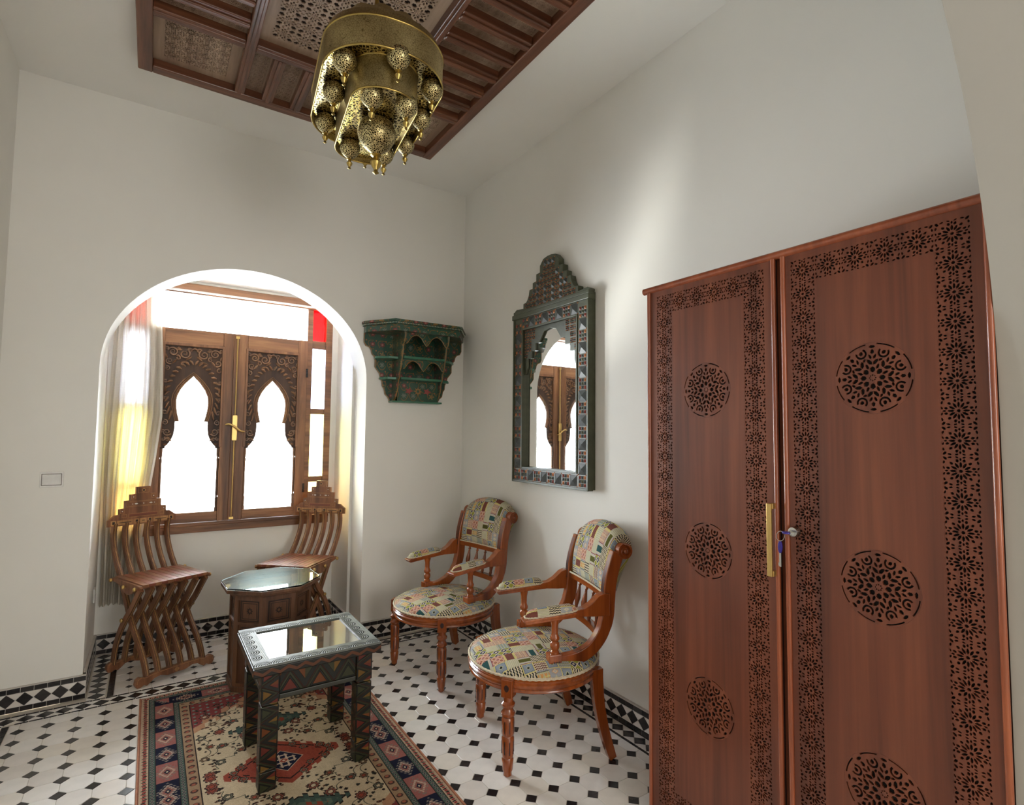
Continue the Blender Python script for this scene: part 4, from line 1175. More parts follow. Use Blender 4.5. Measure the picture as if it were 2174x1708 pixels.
    # vines and blossoms
    pts = [(.07, .25), (.15, .20), (.24, .14), (.29, .06), (.30, .20), (.22, .28), (.12, .33), (.27, .30), (.30, .40), (.22, .42), (.24, .52), (.15, .50), (.05, .55), (.09, .64), (.19, .60), (.29, .03), (.04, .70), (.14, .70), (.27, .62)]
    def stamp(x, y, r, c1, c2, pet):
        sl = (slice(max(0, int((y - r * 1.3) / px)), int((y + r * 1.3) / px) + 1), slice(max(0, int((x - r * 1.3) / px)), int((x + r * 1.3) / px) + 1))
        if B[sl].size == 0: return
        xs, ys = X[sl] - x, Y[sl] - y; rr = np.hypot(xs, ys); th = np.arctan2(ys, xs); S_ = B[sl]; ok = fld[sl]
        f = r * (.66 + .34 * np.abs(np.cos(th * pet / 2)))
        S_[ok & (rr < f)] = dark; S_[ok & (rr < f * .80)] = c1; S_[ok & (rr < f * .52)] = dark; S_[ok & (rr < f * .40)] = c2
    def line(p, q, w, c):
        n = max(2, int(math.hypot(q[0] - p[0], q[1] - p[1]) / px))
        for k in range(n):
            t = k / n; x = p[0] + (q[0] - p[0]) * t + .012 * math.sin(t * 9); y = p[1] + (q[1] - p[1]) * t + .010 * math.cos(t * 8)
            i, j = int(x / px), int(y / px); a = B[max(0, j - w):j + w, max(0, i - w):i + w]; a[fld[max(0, j - w):j + w, max(0, i - w):i + w]] = c
    for i, p in enumerate(pts):
        for q in pts[i + 1:]:
            if math.hypot(p[0] - q[0], p[1] - q[1]) < .115: line(p, q, 1, np.array((.24, .26, .22)))
    for i in range(170):
        x, y = rg.uniform(.03, .32), rg.uniform(.03, .74)
        if d[int(y / px), int(x / px)] > 1.05 and d2[int(y / px), int(x / px)] > 1.1 and not sp2[int(y / px), int(x / px)]:
            stamp(x, y, rg.uniform(.006, .010), (np.array((.55, .36, .26)), np.array((.30, .33, .28)), dark)[i % 3], dark, (2, 3, 4)[i % 3])
    for i, (x, y) in enumerate(pts): stamp(x, y, (.028, .021, .024)[i % 3], (np.array((.56, .32, .26)), np.array((.50, .40, .30)), np.array((.40, .40, .34)))[i % 3], (cream, rust)[i % 2], (8, 6, 5)[i % 3])
    for (x, y) in ((.10, .07), (.17, .05), (.06, .12), (.20, .02)): stamp(x, y, .020, np.array((.50, .44, .36)), rust, 6)
    top = np.concatenate([A[:, ::-1], A], 1); full = np.concatenate([top[::-1], top], 0)
    full = full * (.88 + .20 * rg.rand(*full.shape[:2], 1))
    return full
M_RUG = painted('rug_pile', paint_rug(), 0.95, weave=.5, spec=.1)
def rug():
    x0, x1, y0, y1 = RUG; nx, ny = 44, 82; V, F = [], []
    for j in range(ny + 1):
        for i in range(nx + 1):
            u, v = i / nx, j / ny
            ed = .0015 * math.sin(v * 23) if i in (0, nx) else 0
            z = .0075 + .0007 * math.sin(u * 17 + v * 5) * math.sin(v * 21)
            if i in (0, nx) or j in (0, ny): z = .0045
            V.append((x0 + (x1 - x0) * u + ed, y0 + (y1 - y0) * v, z))
    for j in range(ny):
        for i in range(nx):
            a = j * (nx + 1) + i; F.append((a, a + 1, a + nx + 2, a + nx + 1))
    k = len(V); bd = [j * (nx + 1) for j in range(ny + 1)][::-1] + list(range(1, nx + 1)) + [j * (nx + 1) + nx for j in range(1, ny + 1)] + [ny * (nx + 1) + i for i in range(nx - 1, 0, -1)]
    for b_ in bd: V.append((V[b_][0], V[b_][1], .0004))
    for i in range(len(bd)):
        j = (i + 1) % len(bd); F.append((bd[i], bd[j], k + j, k + i))
    o = ob('rug', (V, F), M_RUG, uv=lambda c, n: ((c.x - x0) / (x1 - x0), (c.y - y0) / (y1 - y0)), recalc=False)
    tag(o, 'oriental rug with rust centre medallion, cream field and navy and pink border', 'rug')
    cordm = plain('rug_binding', srgb(168, 112, 84), .95, var=.15, scale=60)
    for x in (x0, x1):
        ob('side_cord', tube([(x, y0 + (y1 - y0) * t / 40, .0048) for t in range(41)], .0042, 6), cordm, o, smooth=60)
rug()

# ------------------------------------------------------------------ armchairs
M_CH = wood('cherry_polish', srgb(98, 42, 14), srgb(150, 74, 28), srgb(182, 98, 42), 'Z', 7, .22, coat=.5, bump=.05)
M_CHX = wood('cherry_polish_rail', srgb(98, 42, 14), srgb(152, 76, 28), srgb(184, 100, 42), 'X', 7, .22, coat=.5, bump=.05)
M_GROOVE = plain('dark_groove', srgb(46, 18, 10), .5)
def armchair():
    t = thing('armchair', 'x', 'armchair')
    RS, CY = .318, .030
    ob('seat_rail', mv(lathe([(RS - .03, .352), (RS - .004, .352), (RS + .004, .358), (RS + .004, .364), (RS - .002, .370), (RS + .006, .378), (RS + .008, .392), (RS + .002, .398), (RS + .004, .404), (RS - .004, .412), (RS - .03, .412)], 56), 0, CY, 0), M_CHX, t, smooth=45)
    def scale_uv(c, n): return (c.x / .45 + .5, c.y / .45 + .5)
    prof = [(RS - .002, .412), (RS - .001, .420), (RS - .008, .432), (RS - .03, .446), (RS - .07, .458), (RS - .13, .466), (RS - .2, .471), (RS - .27, .473), (.004, .474)]
    ob('seat_cushion', mv(lathe(prof, 56), 0, CY, 0), M_KILIM, t, smooth=60, uv=scale_uv)
    n = 150                                              # braided gimp round the cushion
    ob('gimp_braid', tube([((RS + .001 + .0022 * (k % 2)) * math.cos(2 * PI * k / n), CY + (RS + .001 + .0022 * (k % 2)) * math.sin(2 * PI * k / n), .417 + .004 * (k % 2)) for k in range(n)], .0065, 5, True), M_GIMP, t, smooth=60)
    fp = [(.001, 0), (.012, 0), (.017, .006), (.017, .02), (.021, .03), (.0225, .055), (.024, .075), (.021, .082), (.0235, .09), (.025, .13), (.0255, .165), (.0225, .175), (.0255, .183), (.026, .225), (.025, .247), (.021, .254), (.0275, .262), (.0285, .272), (.0215, .282), (.0195, .292), (.027, .302), (.028, .312), (.020, .322), (.020, .345)]
    for sx in (-1, 1):
        lx, lyy = sx * .256, .235
        l = ob('leg', lathe([(r_ * 1.12, z_) for r_, z_ in fp], 20, lx, lyy), M_CH, t, smooth=35, label='turned front leg')
        a = math.atan2(lyy - CY, lx)
        blk = tr(box(-.030, .022, -.027, .027, .338, .418), Matrix.Translation((lx, lyy, 0)) @ Matrix.Rotation(a, 4, 'Z'))
        ob('leg_block', blk, M_CH, l, bev=.004)
        ob('oval_recess', tr(prism(circle(0, .380, .011, 16, .015), .0213, .0228, 'YZ'), Matrix.Translation((lx, lyy, 0)) @ Matrix.Rotation(a, 4, 'Z')), M_GROOVE, l)
        gr = []
        for k in range(8):
            aa = 2 * PI * k / 8
            for z0, z1 in ((.10, .155), (.19, .24)): gr.append(tr(box(.0262, .0292, -.0018, .0018, z0, z1), Matrix.Translation((lx, lyy, 0)) @ Matrix.Rotation(aa, 4, 'Z')))
        ob('flute', join(*gr), M_GROOVE, l, kind='stuff')
        # rear sabre leg
        p = cr([(-.205, .40), (-.208, .33), (-.214, .24), (-.234, .13), (-.262, .03), (-.272, .004)], 5)
        m_ = len(p)
        rl = ribbon(p, [.060 - .026 * i / (m_ - 1) for i in range(m_)], sx * .225 - .019, sx * .225 + .019)
        rl = ([(x + sx * .035 * max(0, (.36 - z)) / .36, y, z) for x, y, z in rl[0]], rl[1])
        ob('leg', rl, M_CH, t, bev=.004, smooth=40, label='curved rear leg')
        # back post sweeping down into the seat block
        c = cr([(-.318, .935), (-.292, .86), (-.275, .79), (-.268, .71), (-.260, .63), (-.232, .555), (-.180, .495), (-.110, .462), (-.035, .452), (.012, .455)], 5)
        m_ = len(c)
        th = [.062 if i < m_ * .5 else .058 for i in range(m_)]
        ps = ob('back_post', ribbon(c, th, sx * .222 - .021, sx * .222 + .021), M_CH, t, bev=.004, smooth=40)
        gr = [ribbon([(y + .0315 + .0, z) for y, z in c[1:16]], .003, sx * .222 + o - .0022, sx * .222 + o + .0022) for o in (-.010, 0, .010)]
        ob('flute', join(*gr), M_GROOVE, ps)
        sc = [(-.352 + r_ * math.cos(a_), .940 + r_ * math.sin(a_)) for a_, r_ in [(2 * PI * k / 24, .038) for k in range(24)]]
        ob('scroll', prism(sc, sx * .222 - .023, sx * .222 + .023, 'YZ'), M_CH, ps, bev=.004, smooth=40)
        sp = [(sx * .247, -.352 + (.031 - .022 * k / 30) * math.cos(1.3 + k * .32), .940 + (.031 - .022 * k / 30) * math.sin(1.3 + k * .32)) for k in range(31)]
        ob('scroll_bead', join(tube(sp, .0045, 6), mv(tr(lathe([(.012, -.005), (.0135, 0), (.010, .006), (.002, .008)], 14), Matrix.Rotation(sx * PI / 2, 4, 'Y')), sx * .247, -.352, .940)), M_CH, ps, smooth=50)
        ob('seat_block', join(box(sx * .228 - .026, sx * .228 + .026, -.022, .040, .405, .492)), M_CH, t, bev=.004)
        ob('flute', join(*[box(sx * .228 + (sx * .0262) - .0012, sx * .228 + sx * .0262 + .0012, .004 + o - .003, .004 + o + .003, .412, .462) for o in (-.012, 0, .012)]), M_GROOVE, ps)
        # arm: hump at the back, straight to the front pad
        ap = [(-.262, .748), (-.235, .752), (-.205, .742), (-.165, .708), (-.13, .690), (-.09, .684), (.10, .672), (.150, .668), (.160, .660), (.160, .648), (.150, .640), (.05, .646), (-.06, .652), (-.12, .655), (-.185, .650), (-.262, .648)]
        ar = ob('arm', prism([(y, z) for y, z in ap], sx * .238 - .022, sx * .238 + .022, 'YZ'), M_CH, t, bev=.006, smooth=35)
        ob('arm_moulding', prism([(y, z) for y, z in [(-.09, .679), (.155, .664), (.168, .660), (.168, .655), (.155, .652), (-.09, .667)]], sx * .238 - .031, sx * .238 + .031, 'YZ'), M_CH, ar, bev=.004)
        V, F = [], []
        n1, n2 = 22, 12
        for i in range(n1 + 1):
            u = i / n1; y = -.100 + .254 * u; w = .027 * min(1, (1 - abs(2 * u - 1) ** 7)) ** .5 + .0005; hh = .036 * (1 - abs(2 * u - 1) ** 6) ** .5 + .0005
            zb = .685 - .0165 * u - .004
            for k in range(n2 + 1):
                a_ = PI * k / n2; V.append((sx * .238 + w * math.cos(a_), y, zb + hh * math.sin(a_) ** .7 if 0 < k < n2 else zb))
        for i in range(n1):
            for k in range(n2): F.append((i * (n2 + 1) + k, i * (n2 + 1) + k + 1, (i + 1) * (n2 + 1) + k + 1, (i + 1) * (n2 + 1) + k))
        pad = ob('arm_pad', (V, F), M_KILIM, t, smooth=70, uv=lambda c, n: (c.y / .45 + .1 * sx, c.x / .45 + c.z / .45))
        n = 60; tz = lambda y: .681 - .0165 * (y + .1) / .254
        P = []
        for k in range(n):
            a_ = 2 * PI * k / n; yy = .027 + .128 * math.copysign(abs(math.sin(a_)) ** .55, math.sin(a_)); P.append((sx * .238 + (.028 + .0012 * (k % 2)) * math.copysign(abs(math.cos(a_)) ** .55, math.cos(a_)), yy, tz(yy) + .003 + .002 * (k % 2)))
        ob('gimp_braid', tube(P, .0038, 5, True), M_GIMP, pad, smooth=60)
        ob('arm_post', lathe([(.018, .485), (.021, .492), (.021, .502), (.0155, .508), (.021, .518), (.023, .53), (.021, .542), (.015, .548), (.0215, .556), (.0225, .566), (.018, .574), (.0155, .584), (.0165, .62), (.021, .640), (.022, .650)], 18, sx * .232, .006), M_CH, t, smooth=40)
    # cross rails, spindles, upholstered back
    def curved(z0, z1, yb, bow, th, x=.204):
        P = [(x * (2 * i / 14 - 1), yb - bow * (1 - (2 * i / 14 - 1) ** 2)) for i in range(15)]
        return prism(outline(P, th), z0, z1, 'XY')
    ob('mid_rail', curved(.708, .738, -.270, .012, .030), M_CHX, t, bev=.004)
    ob('low_rail', curved(.528, .560, -.238, .018, .032), M_CHX, t, bev=.004)
    for x in (-.125, -.042, .042, .125):
        sp = lathe([(.007, 0), (.0105, .010), (.0085, .022), (.013, .045), (.0155, .062), (.0125, .085), (.0075, .112), (.006, .125), (.0105, .131), (.006, .138), (.0085, .148)], 12)
        sp = [(a + x, b - .252 - .030 * (c / .148), c + .560) for a, b, c in sp[0]], sp[1]
        ob('spindle', sp, M_CH, t, smooth=45)
    V, F = [], []; nu, nv = 28, 34
    path = cr([(-.262, .742), (-.262, .76), (-.268, .82), (-.280, .89), (-.305, .955), (-.335, .990), (-.368, 1.0), (-.398, .982), (-.408, .945), (-.395, .90), (-.372, .86), (-.345, .80), (-.325, .742)], 3)
    L = 0; Ls = [0]
    for a, b in zip(path[:-1], path[1:]): L += math.hypot(b[0] - a[0], b[1] - a[1]); Ls.append(L)
    for i in range(nu + 1):
        u = 2 * i / nu - 1
        cr_ = 1 - u * u
        for j, (y, z) in enumerate(path):
            k = max(0, min(1, (z - .88) / .12))
            puff = .014 * (1 - u ** 6) * min(1, Ls[j] / .05) * min(1, (L - Ls[j]) / .05)
            q, r_ = path[min(j + 1, len(path) - 1)], path[max(j - 1, 0)]
            tx, tz_ = q[0] - r_[0], q[1] - r_[1]; m_ = math.hypot(tx, tz_)
            V.append((u * .203, y + puff * (tz_ / m_) - .008 * cr_, z - puff * (tx / m_) + .036 * cr_ * k))
    npth = len(path)
    for i in range(nu):
        for j in range(npth - 1): F.append((i * npth + j, i * npth + j + 1, (i + 1) * npth + j + 1, (i + 1) * npth + j))
    F.append(tuple(range(npth))); F.append(tuple(range(nu * npth, nu * npth + npth)))
    me = mesh('back_cushion', (V, F), M_KILIM, smooth=80, recalc=True)
    ul = me.uv_layers.new(name='UVMap')
    for l in me.loops:
        vi = l.vertex_index; ul.data[l.index].uv = (V[vi][0] / .43 + .43, .28 + Ls[vi % npth] / .43)
    link('back_cushion', me, t)
    ob('gimp_braid', tube([(.199 * (2 * i / 50 - 1), -.259 + .004 * (i % 2) - .010 * (1 - (2 * i / 50 - 1) ** 2) + .008, .742 + .002 * (i % 2)) for i in range(51)], .0045, 5), M_GIMP, t, smooth=60)
    return t
ac = armchair()
ac['label'] = 'cherry wood armchair with patchwork tapestry seat, nearest the wardrobe'
ac['group'] = 'tapestry armchairs'
AR = R(163 - 90); ac.location = (1.666, 2.2355, 0); ac.rotation_euler = (0, 0, AR)
ac2 = dup(ac, (1.655, 3.215, 0), R(190 - 90), 'cherry wood armchair with patchwork tapestry seat, in the corner below the green shelf')

# ------------------------------------------------------------------ folding slatted chairs with inlay
M_FW = wood('inlay_walnut', srgb(84, 48, 30), srgb(136, 88, 58), srgb(166, 114, 78), 'Z', 14, .35, coat=.2)
M_FL = wood('inlay_light', srgb(142, 98, 58), srgb(178, 130, 82), srgb(200, 154, 104), 'Z', 20, .4)
M_FR = wood('inlay_red', srgb(106, 56, 40), srgb(140, 78, 58), srgb(158, 94, 72), 'X', 16, .4)
M_LINE = plain('inlay_line', srgb(38, 22, 14), .45)
M_PEARL = plain('mother_of_pearl', srgb(226, 224, 216), .22)
def folding_chair():
    t = thing('folding_chair', 'x', 'folding chair')
    # local: +y to the front, foot rail of the front at y=0
    A = cr([(-.515, .895), (-.528, .82), (-.508, .735), (-.455, .645), (-.395, .572), (-.318, .46), (-.240, .345), (-.165, .255), (-.09, .180), (-.035, .11), (-.005, .045)], 5)
    Bp = cr([(-.055, .552), (-.10, .498), (-.170, .41), (-.240, .335), (-.305, .245), (-.350, .15), (-.372, .045)], 5)
    xs = [-.162 + .0648 * i for i in range(6)]
    def slat(nm, path, x, w, front):
        s_ = ob(nm, ribbon(path, .036, x - w / 2, x + w / 2), M_FW, t, bev=.002, smooth=30)
        P = [Vector(p) for p in path]; L = []
        for i, p in enumerate(P):
            tg = (P[min(i + 1, len(P) - 1)] - P[max(i - 1, 0)]).normalized(); nn = Vector((-tg.y, tg.x)) * .0183
            if nn.x < 0: nn = -nn
            L.append((p.x + nn.x, p.y + nn.y))
        if front:
            ob('inlay_strip', ribbon(L, .0012, x - w * .30, x + w * .30), M_FL, s_)
            ob('inlay_line', join(*[ribbon([(a + .0006, b) for a, b in L], .001, x + o - .0009, x + o + .0009) for o in (-w * .30, -.0035, .0035, w * .30)]), M_LINE, s_)
        return s_
    for x in xs: slat('slat', A, x, .023, True)
    for x in xs[:-1]: slat('cross_slat', Bp, x + .0324, .023, True)
    slat('cross_slat', Bp, xs[0] - .028, .020, True); slat('cross_slat', Bp, xs[-1] + .028, .020, True)
    # seat of narrow boards
    for i in range(11):
        x = -.176 + .0352 * i
        ob('seat_board', box(x - .0171, x + .0171, -.395, -.030, .563 - .006 * 0, .580), M_FR if i % 2 else M_FW, t, bev=.002)
    for sx in (-1, 1):
        ap = [(-.405, .574), (-.035, .574), (-.028, .562), (-.045, .548), (-.10, .540), (-.135, .518), (-.165, .505), (-.195, .500), (-.225, .505), (-.255, .518), (-.29, .540), (-.385, .552), (-.408, .562)]
        ob('seat_apron', prism(ap, sx * .200 - .007, sx * .200 + .007, 'YZ'), M_FW, t, bev=.002)
    for y, z, hx in ((-.385, .562, .216), (-.215, .545, .216), (-.070, .553, .216), (-.240, .340, .205)):
        ob('pivot_rod', join(tube([(-hx + .004, y, z), (hx - .004, y, z)], .0055, 8)), M_FW, t, smooth=40)
        for sx in (-1, 1):
            kn = tr(lathe([(.004, 0), (.010, .003), (.0135, .009), (.011, .016), (.002, .019)], 12), Matrix.Translation((sx * (hx - .004), y, z)) @ Matrix.Rotation(sx * PI / 2, 4, 'Y'))
            ob('knob', kn, M_BRASS, t, smooth=60)
    fp = [(.228, .022), (.224, .048), (.205, .060), (.185, .052), (.17, .050), (.155, .058), (.10, .062), (0, .064)]
    bt = [(0, .022), (.05, .020), (.095, .036), (.125, .030), (.150, .010), (.165, .000), (.180, .010), (.198, .000), (.218, .002)]
    poly = fp + [(-x, z) for x, z in fp[-2::-1]] + [(-x, z) for x, z in bt[::-1]] + bt[1:]
    for y, nm in ((0, 'front_foot'), (-.377, 'rear_foot')):
        f_ = ob(nm, prism(poly, y - .014, y + .014, 'XZ'), M_FW, t, bev=.003)
        ln = [(x, z * .8 + .008) for x, z in fp] + [(-x, z * .8 + .008) for x, z in fp[-2::-1]]
        ob('inlay_line', tube([(x * .96, y + .0142, z) for x, z in ln], .0012, 4), M_FL, f_)
        ob('inlay_diamond', prism([(.016, .040), (0, .056), (-.016, .040), (0, .024)], y + .0135, y + .0150, 'XZ'), M_FL, f_)
    # stepped crest
    lean = Matrix.Translation((0, -.515, .872)) @ Matrix.Rotation(R(4), 4, 'X')
    cres = [(.205, 0), (.205, .044), (.198, .046), (.165, .072), (.142, .074), (.142, .110), (.110, .112), (.110, .160), (.079, .162), (.079, .200), (.042, .202), (.042, .248)]
    cb = ob('crest', tr(prism([(x, z) for x, z in cres] + [(-x, z) for x, z in cres[::-1]], -.012, .012, 'XZ'), lean), M_FW, t, bev=.0015)
    def inl(nm, parts, m): ob(nm, tr(join(*parts), lean), m, cb)
    fr = lambda x0, x1, z0, z1, y, w: [box(x0, x1, y - .0008, y, z0, z0 + w), box(x0, x1, y - .0008, y, z1 - w, z1), box(x0, x0 + w, y - .0008, y, z0 + w, z1 - w), box(x1 - w, x1, y - .0008, y, z0 + w, z1 - w)]
    for f, yy in ((1, .0132), (-1, -.0122)):
        g1, g2, g3, g4 = [], [], [], []
        for a, b in ((-.190, -.160), (-.055, -.025), (.025, .055), (.160, .190)): g1.append(box(a, b, yy - .0008, yy, .006, .038)); g2.append(box(a + .008, b - .008, yy, yy + .0006, .013, .031))
        for a, b in ((-.155, -.060), (-.02, .02), (.060, .155)): g1.append(box(a, b, yy - .0008, yy, .007, .037)); g2.append(box(a + .012, b - .012, yy, yy + .0006, .020, .024))
        g3.append(box(-.085, .085, yy - .0008, yy, .054, .071)); g1 += fr(-.09, .09, .051, .074, yy, .002)
        for s_ in (-1, 1):
            g1 += fr(*sorted((s_ * .10, s_ * .128)), .052, .073, yy, .002); g1 += fr(*sorted((s_ * .114, s_ * .138)), .080, .106, yy, .002); g1 += fr(*sorted((s_ * .048, s_ * .074)), .168, .196, yy, .002)
            g4 += [prism(circle(s_ * .126, .093, .0035, 8), yy - .0004, yy + .0006, 'XZ'), prism(circle(s_ * .061, .182, .0035, 8), yy - .0004, yy + .0006, 'XZ'), prism(leafpoly(s_ * .045, .136, 0, .022, .009), yy - .0004, yy + .0006, 'XZ'), prism(circle(s_ * .066, .136, .003, 8), yy - .0004, yy + .0006, 'XZ')]
        g4.append(prism(circle(0, .136, .0035, 8), yy - .0004, yy + .0006, 'XZ'))
        g1 += fr(-.102, .102, .118, .155, yy, .002) + fr(-.09, .09, .124, .149, yy, .0012) + fr(-.034, .034, .206, .242, yy, .002)
        g1.append(prism(circle(0, .224, .012, 12), yy - .0008, yy, 'XZ')); g2.append(prism(circle(0, .224, .007, 8), yy, yy + .0005, 'XZ'))
        inl('light_inlay', g1, M_FL); inl('dark_inlay', g2, M_LINE); inl('red_inlay', g3, M_FR); inl('pearl_inlay', g4, M_PEARL)
    return t
fc = folding_chair()
fc['label'] = 'folding slatted walnut chair with stepped inlaid crest, in front of the lace curtain'
fc['group'] = 'folding chairs in the alcove'
fc.location = (.186, 3.985, 0); fc.rotation_euler = (0, 0, R(24) + PI)
# local +y must face the room: rotate so that +y -> (sin24, -cos24)
fc.rotation_euler = (0, 0, R(-156 + 0) )
fc2 = dup(fc, (.766, 4.0, 0), math.atan2(.69, -.72) , 'folding slatted walnut chair with stepped inlaid crest, behind the octagonal table')

# ------------------------------------------------------------------ octagonal table with glass top
M_OT = wood('octagon_walnut', srgb(60, 36, 22), srgb(98, 64, 42), srgb(122, 84, 56), 'Z', 12, .42, coat=.1)
M_OTD = wood('octagon_dark', srgb(44, 26, 16), srgb(70, 44, 28), srgb(88, 58, 38), 'Z', 14, .42)
ot = thing('octagonal_table', 'small octagonal inlaid walnut table with a glass top between the folding chairs', 'side table', (.655, 3.64, 0.0084), R(2.5))
def octo(r, z0, z1, ph=22.5): return prism([(r * math.cos(R(ph + 45 * k)), r * math.sin(R(ph + 45 * k))) for k in range(8)], z0, z1, 'XY')
RB = .232
ob('body', octo(RB - .010, .004, .545), M_OT, ot)
ob('table_top', join(octo(.285, .562, .584), octo(.262, .548, .563)), M_OT, ot, bev=.004)
ob('plinth', octo(RB + .006, .0015, .030), M_OT, ot, bev=.003)
gm = M('table_glass', .015); gm.b.inputs['Transmission Weight'].default_value = 1.0; gm.b.inputs['IOR'].default_value = 1.5; gm.col((.86, .97, .94, 1))
tg = ob('glass_top', octo(.284, .5845, .5925), gm.m, ot, bev=.0015, label='clear glass top with greenish edge')
fw = 2 * RB * math.sin(R(22.5)); ap_ = RB * math.cos(R(22.5))
def face_panel():
    w = fw / 2
    G = [rect(-w, -w + .024, .03, .55), rect(w - .024, w, .03, .55)]
    st = join(*[prism(g, 0, .012, 'XZ') for g in G], prism(rect(-w + .024, w - .024, .515, .55), 0, .0115, 'XZ'), prism(rect(-w + .024, w - .024, .375, .392), 0, .0115, 'XZ'), prism(rect(-w + .024, w - .024, .03, .05), 0, .0115, 'XZ'))
    return st
fm = mesh('face_frame', face_panel(), M_OT)
def ring(s0, s1, cz, y): return prism(rect(-s0, s0, cz - s0, cz + s0), y, y + .002, 'XZ', [rect(-s1, s1, cz - s1, cz + s1)])
inm = mesh('face_inlay', join(ring(.058, .052, .4535, -.004), ring(.045, .042, .4535, -.004), prism([(.021 * (1 if k % 2 == 0 else .6) * math.cos(k * PI / 8), .4535 + .021 * (1 if k % 2 == 0 else .6) * math.sin(k * PI / 8)) for k in range(16)], -.004, -.002, 'XZ', [circle(0, .4535, .008, 8)]),
    *[prism(rect(-.052 + .008 * i, .052 - .008 * i, .335 - .008 * i, .362 - .004 * i), -.004, -.002, 'XZ', [rect(-.049 + .008 * i, .049 - .008 * i, .338 - .008 * i, .359 - .004 * i)]) for i in range(2)]), M_LINE)
cnm = mesh('face_panel', join(prism(rect(-.046, .046, .408, .500), -.0045, -.003, 'XZ')), M_OT)
for k in range(8):
    a = R(45 * k)
    m4 = Matrix.Rotation(a + PI / 2, 4, 'Z') @ Matrix.Translation((0, -ap_ - .0005, 0))
    o = link('face_frame', fm, ot, mat4=m4)
    link('face_panel', cnm, o, loc=(0, .0145, 0)); link('face_inlay', inm, o, loc=(0, .0125, 0))

# ------------------------------------------------------------------ painted coffee table with glass inset
def paint_zellij():
    n = 512; yy, xx = np.mgrid[0:n, 0:n] / n
    A = np.zeros((n, n, 3)); A[:] = (.085, .095, .075); H = np.zeros((n, n))
    tri = lambda t: np.abs((t % 1) - .5) * 2
    u = xx * 4; k = np.floor(u); f = u - k
    up = 1 - np.abs(f - .5) * 2                            # upright triangles, base at v=0
    v = yy * 4 % 1
    d1 = up - v; d2 = v - tri(u) if False else (v - (1 - np.abs(((u + .5) % 1) - .5) * 2) * 0 - up)
    cols = np.array([(.47, .17, .12), (.50, .27, .11), (.24, .25, .14), (.52, .38, .14)])
    ci = ((k + np.floor(yy * 4) * 2) % 4).astype(int)
    m1 = (d1 > .42) & (v > .10); A[m1] = cols[ci][m1]
    gr = (d1 > .10) & (d1 < .26); A[gr] = (.22, .23, .13)
    m2 = (d2 > .42) & (v < .9); A[m2] = cols[(ci + 1) % 4][m2]
    rd = (np.abs(d1) < .05); A[rd] = (.30, .15, .09)
    H[:] = .5; H[m1 | m2] = 1; H[gr] = .8; H[(np.abs(d1 - .34) < .06) | (np.abs(d1) < .03)] = 0
    return A, H
ZA_, ZH = paint_zellij()
M_CT = painted('painted_triangles', ZA_ * .82, .42, ZH, .9, spec=.35, dist=.004)
def paint_scallop():
    n = 256; yy, xx = np.mgrid[0:n, 0:n] / n
    f = (xx * 4) % 1 - .5; r = np.hypot(f * 1.15, yy - .05)
    w = np.abs(np.sin(r * 21)); H = np.where(r < .62, w, .6 + .3 * np.abs(np.sin(yy * 30 + xx * 6)))
    H[(yy < .05) | (yy > .95)] = 1
    A = np.zeros((n, n, 3)); A[:] = (.44, .45, .43); A[H < .46] = (.045, .045, .04)
    return A, H
SA_, SH = paint_scallop()
M_CTT = painted('carved_scallops', SA_, .45, SH, .7, spec=.16, dist=.004, specmap=True)
M_CTD = plain('dark_green_lacquer', srgb(46, 47, 38), .4, var=.2)
def paint_wave():
    n = 256; yy, xx = np.mgrid[0:n, 0:n] / n; A = np.zeros((n, n, 3)); A[:] = (.10, .105, .085)
    w = yy - .5 - .24 * (np.abs(((xx * 4) % 1) - .5) * 4 - 1); A[np.abs(w) < .20] = (.36, .20, .10); A[np.abs(w - .28) < .05] = (.05, .05, .04); A[np.abs(w + .28) < .05] = (.05, .05, .04)
    return A
M_CTW = painted('painted_wave', paint_wave(), .42, spec=.35)
X0, X1, Y0, Y1, ZT = -.268, .268, -.250, .250, .521
ct_ = thing('coffee_table', 'dark painted wooden coffee table with carved triangles and an inset glass top on the rug', 'coffee table', (.661, 2.731, .0084))
def plank(nm, x0, x1, y0, y1, along):
    L = (x1 - x0) if along == 'x' else (y1 - y0)
    def uv(c, n):
        if abs(n.z) > .5: 
            a, b = ((c.x - x0) / .27, (c.y - y0) / (y1 - y0)) if along == 'x' else ((c.y - y0) / .27, (c.x - x0) / (x1 - x0))
            if c.y < 0 and along == 'x' or (c.x > 0 and along == 'y'): pass
            return (a, b)
        return (0, .99)
    o = ob(nm, box(x0, x1, y0, y1, ZT - .010, ZT), M_CTT, ct_, uv=uv); return o
FRW = .068
plank('top_rail', X0, X1, Y0, Y0 + FRW, 'x'); plank('top_rail', X0, X1, Y1 - FRW, Y1, 'x')
plank('top_rail', X0, X0 + FRW, Y0 + FRW, Y1 - FRW, 'y'); plank('top_rail', X1 - FRW, X1, Y0 + FRW, Y1 - FRW, 'y')
wv = uvbox(1)
ob('edge_moulding', join(*[box(*q, ZT - .045, ZT - .0102) for q in ((X0 - .004, X1 + .004, Y0 - .004, Y0 + .02), (X0 - .004, X1 + .004, Y1 - .02, Y1 + .004), (X0 - .004, X0 + .02, Y0 + .02, Y1 - .02), (X1 - .02, X1 + .004, Y0 + .02, Y1 - .02))]), M_CTW, ct_, bev=.004, uv=lambda c, n: ((c.x if abs(n.y) > .5 else c.y) / .27 + .5, (c.z - ZT + .045) / .035))
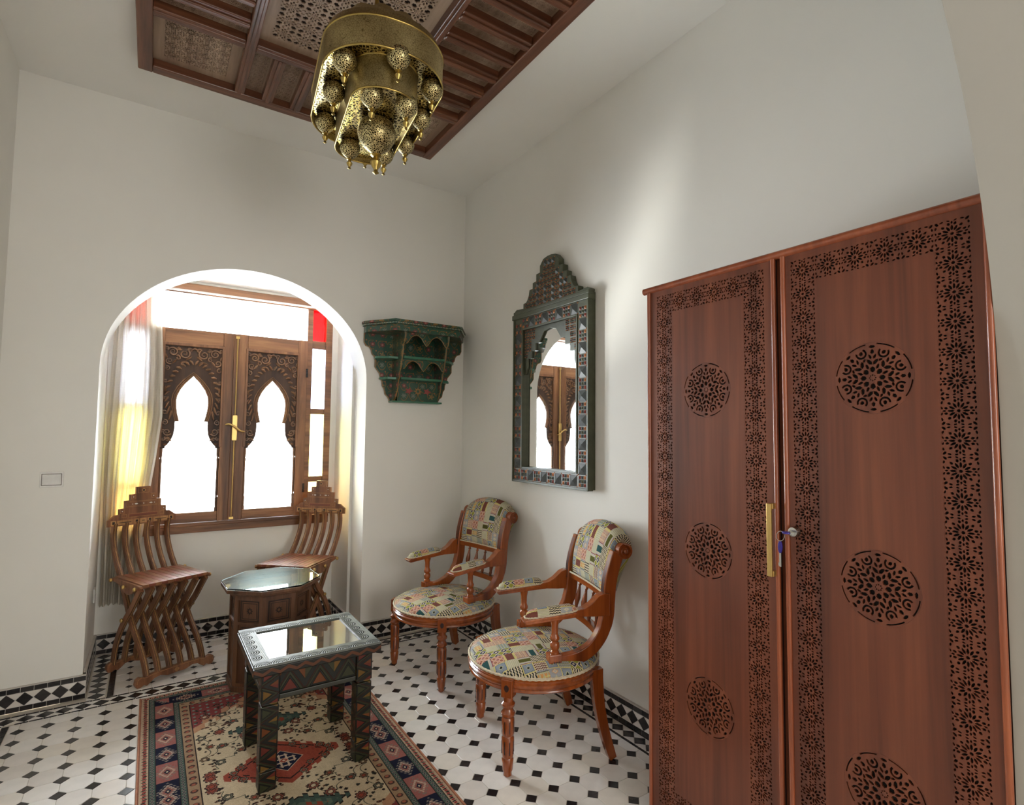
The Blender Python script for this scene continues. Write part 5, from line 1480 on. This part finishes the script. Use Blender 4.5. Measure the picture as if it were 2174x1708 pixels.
ob('bed_board', box(X0 + .03, X1 - .03, Y0 + .03, Y1 - .03, ZT - .03, ZT - .0135), M_CTD, ct_)
tgl = M('inset_glass', .02, spec=.9, coat=1.0); tgl.col((.035, .045, .038, 1)); tgl.b.inputs['Coat Roughness'].default_value = .015; tgl.b.inputs['Coat IOR'].default_value = 1.9
ob('inset_glass', box(X0 + FRW, X1 - FRW, Y0 + FRW, Y1 - FRW, ZT - .013, ZT - .006), tgl.m, ct_, label='glossy dark glass panel')
LW = .072
lx0, lx1, ly0, ly1 = -.236, .236, -.236, .236
def apron_uv(c, n): return ((c.x if abs(n.y) > .5 else c.y) / .50 + .37, (c.z - (ZT - .140)) / .095 * .25)
for q in ((lx0 + LW, lx1 - LW, ly0 + .012, ly0 + .034), (lx0 + LW, lx1 - LW, ly1 - .034, ly1 - .012), (lx0 + .012, lx0 + .034, ly0 + LW, ly1 - LW), (lx1 - .034, lx1 - .012, ly0 + LW, ly1 - LW)):
    a_ = ob('apron', box(*q, ZT - .140, ZT - .045), M_CT, ct_, bev=.003, uv=apron_uv)
    ob('apron_bead', box(q[0] - .0, q[1], q[2] - (.004 if q[1] - q[0] > .1 else 0), q[3] + (.004 if q[1] - q[0] > .1 else 0), ZT - .160, ZT - .140), M_CTD, a_, bev=.003)
for sx in (-1, 1):
    for sy in (-1, 1):
        cx, cy = sx * (.236 - LW / 2), sy * (.236 - LW / 2); h = LW / 2
        secs = [box(cx - h, cx + h, cy - h, cy + h, ZT - .165, ZT - .045), box(cx - h + .006, cx + h - .006, cy - h + .006, cy + h - .006, ZT - .175, ZT - .165), box(cx - h + .001, cx + h - .001, cy - h + .001, cy + h - .001, .088, ZT - .175), box(cx - h + .006, cx + h - .006, cy - h + .006, cy + h - .006, .080, .088), box(cx - h + .002, cx + h - .002, cy - h + .002, cy + h - .002, 0, .080)]
        def leg_uv(c, n, cx=cx, cy=cy):
            p = (c.x - cx) if abs(n.y) > .5 else (c.y - cy)
            return ((c.z + .02) / .30, .25 + (p + h) / LW * .25)
        ob('leg', join(*secs), M_CT, ct_, bev=.003, uv=leg_uv)
